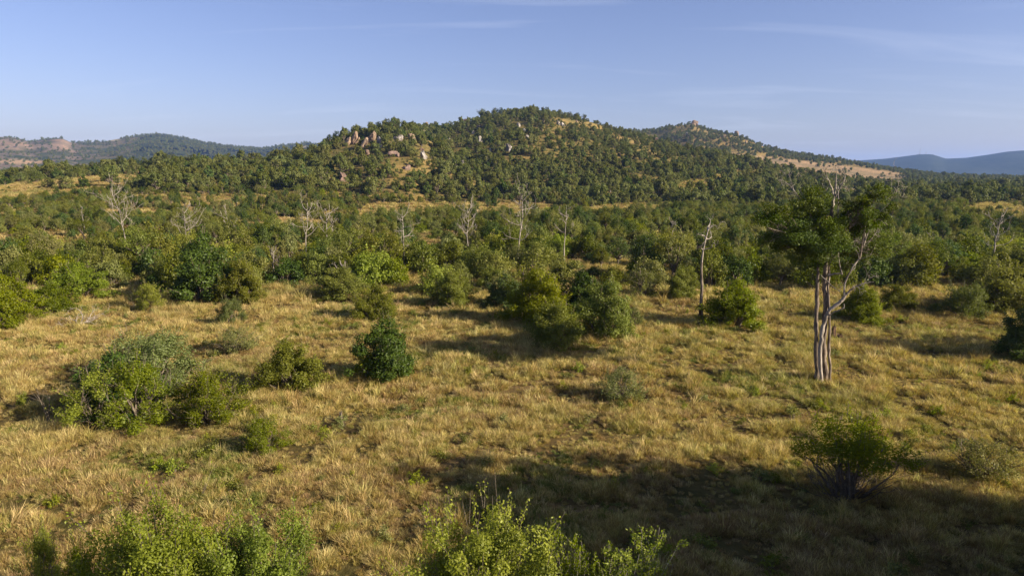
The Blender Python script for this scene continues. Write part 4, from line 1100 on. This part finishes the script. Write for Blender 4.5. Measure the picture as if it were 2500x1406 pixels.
# the 300 nearest bushes and trees are things of their own
bsel = np.where(~is_tree)[0]; tsel = np.where(is_tree)[0]
px, py, dp = project(X, Y, Z)
inview = (px > -60) & (px < 2560)
b_ind = [q for q in bsel if inview[q]][:240]; t_ind = [q for q in tsel if inview[q]][:175]
NAMES_B = {'olive': 'olive green', 'dark': 'dark green', 'grey': 'grey-green', 'bright': 'yellow-green'}
BMAT = ['olive', 'olive', 'dark', 'grey', 'bright', 'olive', 'dark', 'grey']; TMAT = ['olive', 'dark', 'grey', 'grey', 'dark', 'olive']
TSHAPE = ['rounded', 'pointed', 'spreading', 'slim pointed', 'rounded', 'open spreading']
def where(x, y):
    p, q, d = project(x, y, 0)
    a = 'left of the pale dead pair' if p < 750 else ('around the slender dead trees' if p < 1450 else ('around the tall bare snag' if p < 1830 else ('behind the big half-dead tree' if p < 2200 else 'near the dark jagged dead tree')))
    b = 'at the front edge of the thicket' if y < 84 else ('inside the thicket' if y < 110 else 'deep in the bush plain')
    return b + ' ' + a
LAND = [(18, 'near the left edge'), (208, 'by the thin dead stem'), (311, 'by the wide curling dead tree'), (455, 'by the many-twigged dead tree'), (565, 'above the large dark bush'), (668, 'by the crooked white dead tree'),
        (755, 'by the pale dead pair'), (870, 'right of the pale dead pair'), (988, 'by the twiggy grey dead tree'), (1142, 'by the comb-like dead tree'), (1262, 'by the tallest slender dead tree'), (1378, 'by the bent-leader dead tree'),
        (1500, 'behind the central clump'), (1640, 'left of the bare snag'), (1735, 'behind the bare snag'), (1888, 'left of the big tree'), (2010, 'behind the big tree'), (2150, 'right of the big tree'),
        (2268, 'by the faint thin dead tree'), (2418, 'by the jagged dead tree'), (2520, 'near the right edge')]
def spot(x, y):
    p = project(x, y, 0)[0]
    return min(LAND, key=lambda t: abs(t[0] - p))[1]
ORD = ['leftmost', 'second from left', 'third from left', 'fourth from left', 'fifth from left', 'sixth from left', 'seventh from left', 'eighth from left', 'ninth from left', 'tenth from left']
def label_all(items, group, cat):
    by = {}
    for o, head, x, y in items:
        by.setdefault((head, 'at the front of the thicket' if y < 80 else ('inside the thicket' if y < 96 else 'deep in the bush'), spot(x, y)), []).append((project(x, y, 0)[0], o))
    for (head, band, sp), L in by.items():
        L.sort(key=lambda t: t[0])
        for k_, (_, o) in enumerate(L):
            if len(L) == 1: lb = '%s %s %s' % (head, band, sp)
            elif len(L) == 2: lb = '%s %s %s, the %s one' % (head, band, sp, 'left' if k_ == 0 else 'right')
            else: lb = '%s %s %s, %s' % (head, band, sp, ORD[min(k_, 9)])
            lb = lb.replace('in the thicket ', 'in thicket ')
            if len(lb.split()) > 15: lb = lb.replace('at the front of the thicket', 'at thicket front').replace('deep in the bush', 'deep in bush').replace('inside the thicket', 'in thicket')
            for a_, b_ in (('in thicket by the ', 'in thicket by '), ('open spreading', 'spreading'), ('slim pointed', 'slim'), ('at thicket front', 'up front'), ('at thicket front', 'up front')):
                if len(lb.split()) > 15: lb = lb.replace(a_, b_)
            tag(o, lb.replace('inside the thicket by', 'in thicket by').replace('inside the thicket behind', 'in thicket behind'), cat, group)
def bush_kind():
    q = rs.rand()
    return [0, 1, 5][rs.randint(3)] if q < 0.44 else ([2, 6][rs.randint(2)] if q < 0.57 else ([3, 7][rs.randint(2)] if q < 0.80 else 4))
bk = np.array([bush_kind() for _ in range(len(X))]); tk = rs.randint(0, 6, len(X))
# fewer bright plants farther out
bk = np.where((bk == 4) & (Y > 105) & (rs.rand(len(X)) < 0.8), 1, bk)
size = rs.uniform(0.62, 1.18, len(X)) * (0.92 + 0.25 * (fbm(X, Y + 90, 20, 2) - 0.5)); size = size * (1.0 + 0.28 * np.clip((140 - Y) / 60, 0, 1)) * (1 - 0.12 * sstep((Y - 130) / 40))
zs = size * rs.uniform(0.8, 1.15, len(X)); rot = rs.uniform(0, 6.283, len(X))
BL = []; TL = []
for q in b_ind:
    k = bk[q]; o = obj('bush', BUSH[k]); o.location = (X[q], Y[q], Z[q] - 0.05); o.rotation_euler = (0, 0, rot[q]); o.scale = (size[q], size[q], zs[q])
    BL.append((o, '%s%s bush' % ('small ' if size[q] < 0.8 else ('large ' if size[q] > 1.05 else ''), NAMES_B[BMAT[k]]), X[q], Y[q]))
TROOT = {}
for q in t_ind:
    k = tk[q]
    if k not in TROOT:
        e = bpy.data.objects.new('tree', None); COL.objects.link(e)
        obj('crown', TREE[k][0], e); obj('trunk', TREE[k][1], e); TROOT[k] = e
    else: e = copy_tree(TROOT[k])
    s = size[q] * 0.78
    e.location = (X[q], Y[q], Z[q]); e.rotation_euler = (0, 0, rot[q]); e.scale = (s, s, s * 0.98)
    TL.append((e, '%s%s %s tree' % ('small ' if size[q] < 0.8 else ('tall ' if size[q] > 1.05 else ''), TSHAPE[k], NAMES_B[TMAT[k]]), X[q], Y[q]))
label_all(BL, 'bushes of the thicket behind the clearing', 'bush'); label_all(TL, 'trees growing through the thicket', 'tree')

rest_b = np.setdiff1d(bsel, b_ind); rest_t = np.setdiff1d(tsel, t_ind)
pc_b = proto_collection('scrub_bush_kinds', BUSH)
merged = [make_mesh for _ in ()]
def join_tree(k):
    cr, tr = TREE[k]
    V = []; Fq = []; off = 0; mi = []; vv = []
    for m_i, me in enumerate((cr, tr)):
        n = len(me.vertices); co = np.empty(n * 3, np.float32); me.vertices.foreach_get('co', co); V.append(co.reshape(-1, 3))
        tot = np.empty(len(me.polygons), np.int32); me.polygons.foreach_get('loop_total', tot)
        li = np.empty(len(me.loops), np.int32); me.loops.foreach_get('vertex_index', li)
        st = np.concatenate([[0], np.cumsum(tot)[:-1]])
        for c in (4, 3):
            s = st[tot == c]
            if len(s): Fq.append(li[s[:, None] + np.arange(c)] + off); mi += [m_i] * len(s)
        a = np.empty(n, np.float32); me.attributes['v'].data.foreach_get('value', a); vv.append(a); off += n
    return make_mesh('scrub_tree', np.concatenate(V), Fq, [cr.materials[0], tr.materials[0]], mi, np.concatenate(vv))
pc_t = proto_collection('scrub_tree_kinds', [join_tree(k) for k in range(6)])
q = rest_b; scatter('bushland', pc_b, np.stack([X[q], Y[q], Z[q] - 0.05], 1), rot[q], np.stack([size[q], size[q], zs[q]], 1), bk[q], 'dense low bush covering the plain behind the nearer thicket')
q = rest_t; s = size[q] * 0.78; scatter('woodland', pc_t, np.stack([X[q], Y[q], Z[q]], 1), rot[q], np.stack([s, s, s], 1), tk[q], 'scattered trees rising through the far bush plain')
pc_f = proto_collection('hill_tree_kinds', FAR)
def far_scatter(name, X, Y, Z, smin, smax, label, mul=1.0, seed=0):
    r_ = np.random.RandomState(seed); n = len(X); s = (smin + (smax - smin) * r_.rand(n) ** 1.5) * mul
    idx = r_.choice(6, n, p=[0.24, 0.2, 0.14, 0.16, 0.12, 0.14])
    scatter(name, pc_f, np.stack([X, Y, Z - 0.2], 1), r_.uniform(0, 6.28, n), np.stack([s, s, s * r_.uniform(0.8, 1.25, n)], 1), idx, label)
far_scatter('hillside_woodland', X2, Y2, Z2, 0.5, 1.75, 'bushes and small trees covering the rocky hill', (1 - 0.28 * g2) * (1 + 0.3 * kn2), 1)
X2b, Y2b = cells(250, 740, 3.4, 0.95); Z2b = terrain(X2b, Y2b); pxb, pyb, _ = project(X2b, Y2b, Z2b)
keep = (rs.rand(len(X2b)) < 0.45 + 0.35 * (fbm(X2b, Y2b, 12, 3) > 0.5)) & (rs.rand(len(X2b)) > 0.75 * clear_amount(pxb, pyb)); X2b, Y2b, Z2b = X2b[keep], Y2b[keep], Z2b[keep]
far_scatter('hillside_scrub', X2b, Y2b, Z2b, 0.14, 0.5, 'low scrub and tussocks between the trees of the hill', 1.0, 9)
far_scatter('far_woodland', X3, Y3, Z3, 0.9, 1.7, 'woodland on the second hill and the plain before it', 1.0, 2)
far_scatter('distant_woodland', X4, Y4, Z4, 1.2, 2.6, 'woods on the hazy distant hills', 1.0, 3)

# larger single trees that break the skyline of the hill and the left rise
SKY_T = [(805, 335, 26), (825, 318, 26), (842, 312, 30), (855, 318, 24), (887, 308, 20), (925, 292, 34), (938, 296, 28), (948, 288, 36), (965, 285, 40), (980, 292, 30), (993, 293, 28), (1010, 303, 24), (1022, 300, 18),
         (1062, 299, 16), (1092, 297, 16), (1178, 272, 26), (1208, 266, 22), (1222, 264, 20), (1240, 267, 14), (1262, 264, 14), (1298, 257, 14), (1310, 259, 12), (1335, 260, 12), (1365, 267, 12), (1390, 272, 10), (1408, 272, 10), (1426, 273, 10), (1480, 300, 10), (1537, 312, 10),
         (760, 362, 22), (735, 362, 24), (700, 368, 22), (655, 370, 20), (595, 367, 26), (548, 376, 16), (503, 374, 16), (490, 378, 14), (470, 375, 18), (455, 372, 22), (410, 372, 26), (378, 380, 24), (322, 380, 26), (290, 378, 32), (250, 388, 26), (222, 392, 24), (180, 398, 30), (140, 402, 26), (95, 402, 26), (55, 405, 26), (20, 410, 24)]
def nearest_ridge(px):
    az = math.atan2(*ray(px, 350)[:2]); t = np.linspace(200, 900, 1401)
    X, Yy = np.sin(az) * t, np.cos(az) * t; Z = terrain(X, Yy); k = int(np.argmax((Z - CAM_H) / t)); return X[k], Yy[k], Z[k]
for n_, (sx, top, hp) in enumerate(SKY_T):
    x, y, z = nearest_ridge(sx)
    topz = CAM_H + ray(sx, top)[2] / ray(sx, top)[1] * y
    h = max(hp / F * y, min(topz - z, 1.6 * hp / F * y)); k = [1, 4, 0, 3, 5][n_ % 5] if sx < 1100 else [0, 4, 5, 2][n_ % 4]
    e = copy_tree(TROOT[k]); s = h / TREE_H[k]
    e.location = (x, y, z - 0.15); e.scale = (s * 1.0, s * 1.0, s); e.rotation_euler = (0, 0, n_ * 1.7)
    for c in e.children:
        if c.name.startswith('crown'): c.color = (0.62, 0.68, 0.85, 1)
    reg = [t_ for t_ in SKY_T if (t_[0] < 790) == (sx < 790) and (t_[0] < 1030) == (sx < 1030)]; rk = sorted(t_[0] for t_ in reg).index(sx)
    NUM = ['first', 'second', 'third', 'fourth', 'fifth', 'sixth', 'seventh', 'eighth', 'ninth', 'tenth', 'eleventh', 'twelfth', 'thirteenth', 'fourteenth', 'fifteenth', 'sixteenth', 'seventeenth', 'eighteenth', 'nineteenth', 'twentieth', 'twenty-first', 'twenty-second', 'twenty-third', 'twenty-fourth']
    if sx < 790: lb = '%s tree from the left standing out on the skyline of the low rise' % NUM[rk]
    elif sx < 1030: lb = '%s dark tree from the left on the skyline of the rocky knoll' % NUM[rk]
    else: lb = '%s small tree from the left along the top of the main hill' % NUM[rk]
    tag(e, lb, 'tree', 'trees along the skyline')

# trees outside the view to the right that throw the long shade over the near grass
SH = []
EDGE = [(960, 1410), (1000, 1340), (1045, 1270), (1100, 1220), (1170, 1185), (1270, 1165), (1370, 1150), (1450, 1130), (1540, 1120), (1640, 1152), (1760, 1168), (1880, 1165), (1990, 1165), (2100, 1180), (2220, 1200), (2330, 1235), (2430, 1275), (2540, 1300)]
tx, ty = math.sin(R(SUN_AZ)) / math.tan(R(SUN_EL)), math.cos(R(SUN_AZ)) / math.tan(R(SUN_EL))
r5 = np.random.RandomState(5)
for n_, (ex, ey) in enumerate(EDGE):
    g = at_ground(ex, ey)
    h = 10.2 + r5.uniform(-0.5, 0.9)
    SH.append((g[0] + tx * h * 1.0, g[1] + ty * h * 1.0 - 2.2 * min(1.0, max(0.0, (ex - 1150) / 300)) - 0.8 * max(0.0, (ex - 1700) / 800) - 0.9 * (1650 < ex < 2250), h))
    for back in (3.2, 7.5):       # trees behind the front row, towards the camera side
        h = 11.0 + r5.uniform(-0.5, 0.8)
        SH.append((g[0] + tx * h * 0.9 + r5.uniform(-1, 1), g[1] - back + ty * h * 0.9, h))
for ex, ey in ((880, 1125), (985, 1150), (1040, 1165)):
    g = at_ground(ex, ey); SH.append((g[0] + tx * 11.6, g[1] + ty * 11.6, 12.4))
SH.append((38.0, 42.0, 7.5)); SH.append((41.5, 44.0, 7.0))
SH = [q for q in SH if q[1] > 40 or q[1] < 1 or min(project(q[0] - 3.6, q[1], zz)[0] for zz in (1.0, 5.0, 10.0)) > 2600]
GROVE = [tree_parts(250, 7.6, 10.5, 'olive', 0.16, nclump=110, nleaf=30000, leaf=0.15, clump=0.085, open_=0.18), tree_parts(251, 7.0, 11.0, 'dark', 0.14, nclump=110, nleaf=30000, leaf=0.15, cone=0.2, clump=0.085, open_=0.2)]
GROOT = []
for cr_, tr_ in GROVE:
    GROOT.append((cr_, tr_))
for n_, (x, y, h) in enumerate(SH):
    k = n_ % 2; e = bpy.data.objects.new('tree', None); COL.objects.link(e); obj('crown', GROOT[k][0], e); obj('trunk', GROOT[k][1], e); s = h / [10.5, 11.0][k]
    e.location = (x, y, float(terrain(x, y))); e.scale = (s, s, s); e.rotation_euler = (0, 0, n_ * 2.3)
    tag(e, 'tall dense tree of the grove beyond the right edge of the grassland', 'tree', 'grove at the right of the clearing')

# ------------------------------------------------------------------ grass
def tuft(seed, nb, h, spread, wide, mats, lean=0.5):
    r_ = np.random.RandomState(seed); V = []; T = []; vv = []; mi = []
    for k in range(nb):
        an = r_.uniform(0, 6.283); rb = spread * 0.45 * math.sqrt(r_.rand()); b = np.array([math.cos(an) * rb, math.sin(an) * rb, -0.02])
        L = h * r_.uniform(0.45, 1.1); an2 = an + r_.normal() * 0.8; ln = abs(r_.normal()) * lean
        d = np.array([math.cos(an2) * ln, math.sin(an2) * ln, 1.0]); d /= np.linalg.norm(d)
        d2 = d + np.array([math.cos(an2), math.sin(an2), -0.35]) * r_.uniform(0.2, 0.9); d2 /= np.linalg.norm(d2)
        sd = np.array([-math.sin(an2 + r_.normal()), math.cos(an2 + r_.normal()), 0.0]) * wide * 0.5
        m = b + d * L * 0.55; t = m + d2 * L * 0.5; n0 = len(V)
        V += [b - sd, b + sd, m + sd * 0.9, m - sd * 0.9, t]; T += [(n0, n0 + 1, n0 + 2), (n0, n0 + 2, n0 + 3), (n0 + 3, n0 + 2, n0 + 4)]
        val = r_.rand(); vv += [val * 0.55, val * 0.55, val, val, min(1, val + 0.2)]; mi += [0 if r_.rand() < 0.86 else 1] * 3
    return make_mesh('grass_tuft', np.array(V), np.array(T), mats, mi, np.array(vv))
TUFT = [tuft(1, 130, 0.36, 0.55, 0.015, [M['straw'], M['brown']], 0.6), tuft(2, 110, 0.5, 0.45, 0.014, [M['straw'], M['green']], 0.45), tuft(3, 140, 0.24, 0.65, 0.017, [M['straw'], M['brown']], 0.8),
        tuft(4, 120, 0.34, 0.6, 0.016, [M['brown'], M['straw']], 0.7), tuft(5, 90, 0.75, 0.35, 0.013, [M['straw'], M['brown']], 0.35), tuft(6, 110, 0.28, 0.5, 0.019, [M['green'], M['straw']], 0.7),
        tuft(7, 130, 0.22, 0.65, 0.018, [M['straw'], M['green']], 0.9)]
BIGT = [tuft(20 + k, 130, h_, 1.5, 0.05, mm, 0.7) for k, (h_, mm) in enumerate([(0.7, [M['straw'], M['brown']]), (0.55, [M['straw'], M['green']]), (0.6, [M['brown'], M['straw']]), (0.5, [M['green'], M['straw']])])]
pc_g = proto_collection('grass_tuft_kinds', TUFT)
def grass_zone(y0, y1, s, half, smul):
    X, Y = cells(y0, y1, s, half, 0.6)
    return X, Y, np.full(len(X), smul)
zones = [grass_zone(12, 34, 0.165, 0.95, 0.74), grass_zone(34, 58, 0.225, 0.9, 0.98), grass_zone(58, 92, 0.33, 0.9, 1.25)]
GXs = np.concatenate([z_[0] for z_ in zones]); GYs = np.concatenate([z_[1] for z_ in zones]); gs = np.concatenate([z_[2] for z_ in zones])
hn = fbm(GXs + 31, GYs + 77, 1.3, 3); hn2 = fbm(GXs + 131, GYs + 7, 9, 3)
gs = 0.88 * gs * (0.5 + 1.0 * sstep((hn - 0.3) / 0.4)) * rs.uniform(0.75, 1.25, len(gs))
keep = rs.rand(len(gs)) < (0.3 + 0.7 * sstep((hn - 0.36) / 0.1))
GXs, GYs, gs, hn, hn2 = GXs[keep], GYs[keep], gs[keep], hn[keep], hn2[keep]
gidx = rs.choice(7, len(gs), p=[0.24, 0.15, 0.2, 0.11, 0.05, 0.05, 0.20])
gn = fbm(GXs + 5, GYs + 400, 3.5, 3); gidx = np.where((gn > 0.60) & (rs.rand(len(gs)) < 0.55), 5, gidx)
bn = fbm(GXs + 905, GYs + 40, 5, 3); gidx = np.where((bn > 0.60) & (rs.rand(len(gs)) < 0.6), 3, gidx)
GZs = terrain(GXs, GYs); ng_ = len(gs)
scatter('grass', pc_g, np.stack([GXs, GYs, GZs], 1), rs.uniform(0, 6.283, ng_), np.stack([gs, gs, gs * rs.uniform(0.7, 1.2, ng_)], 1), gidx, 'long dry golden grass with green patches covering the clearing', rs.normal(size=(ng_, 2)) * 0.22)
pc_g2 = proto_collection('far_grass_tuft_kinds', BIGT)
X, Y = cells(90, 420, 1.7, 0.85, 0.6); Z = terrain(X, Y); n = len(X)
px, py, _ = project(X, Y, Z)
keep = (rs.rand(n) < 0.5 + 0.5 * clear_amount(px, py)) & (Y < 260) | (clear_amount(px, py) > 0.4); X, Y, Z = X[keep], Y[keep], Z[keep]; n = len(X)
s = rs.uniform(0.7, 1.5, n)
scatter('far_grass', pc_g2, np.stack([X, Y, Z], 1), rs.uniform(0, 6.283, n), np.stack([s, s, s], 1), rs.choice(4, n, p=[0.5, 0.2, 0.2, 0.1]), 'dry grass in the gaps of the bush plain')

# low green weeds among the grass
WEED = [plant_single('weed', 500 + k, 0.9, 0.5, mt, 0.06, nclump=12, nleaf=420, low=0.02, clump=0.16, sprigs=14, open_=0.2) for k, mt in enumerate(['olive', 'bright', 'grey'])]
pc_w = proto_collection('weed_kinds', WEED)
X, Y = cells(16, 75, 1.15, 0.9, 0.5); wn_ = fbm(X + 61, Y + 13, 6, 3); keep = (rs.rand(len(X)) < 0.05 + 0.5 * sstep((wn_ - 0.55) / 0.1)); X, Y = X[keep], Y[keep]
s = rs.uniform(0.5, 1.25, len(X))
scatter('weeds', pc_w, np.stack([X, Y, terrain(X, Y)], 1), rs.uniform(0, 6.283, len(X)), np.stack([s, s, s], 1), rs.choice(3, len(X), p=[0.4, 0.25, 0.35]), 'low green weeds growing among the dry grass')
print('counts', ng_, len(rest_b), len(rest_t), len(X2), len(X3), len(X4), len(b_ind), len(t_ind))
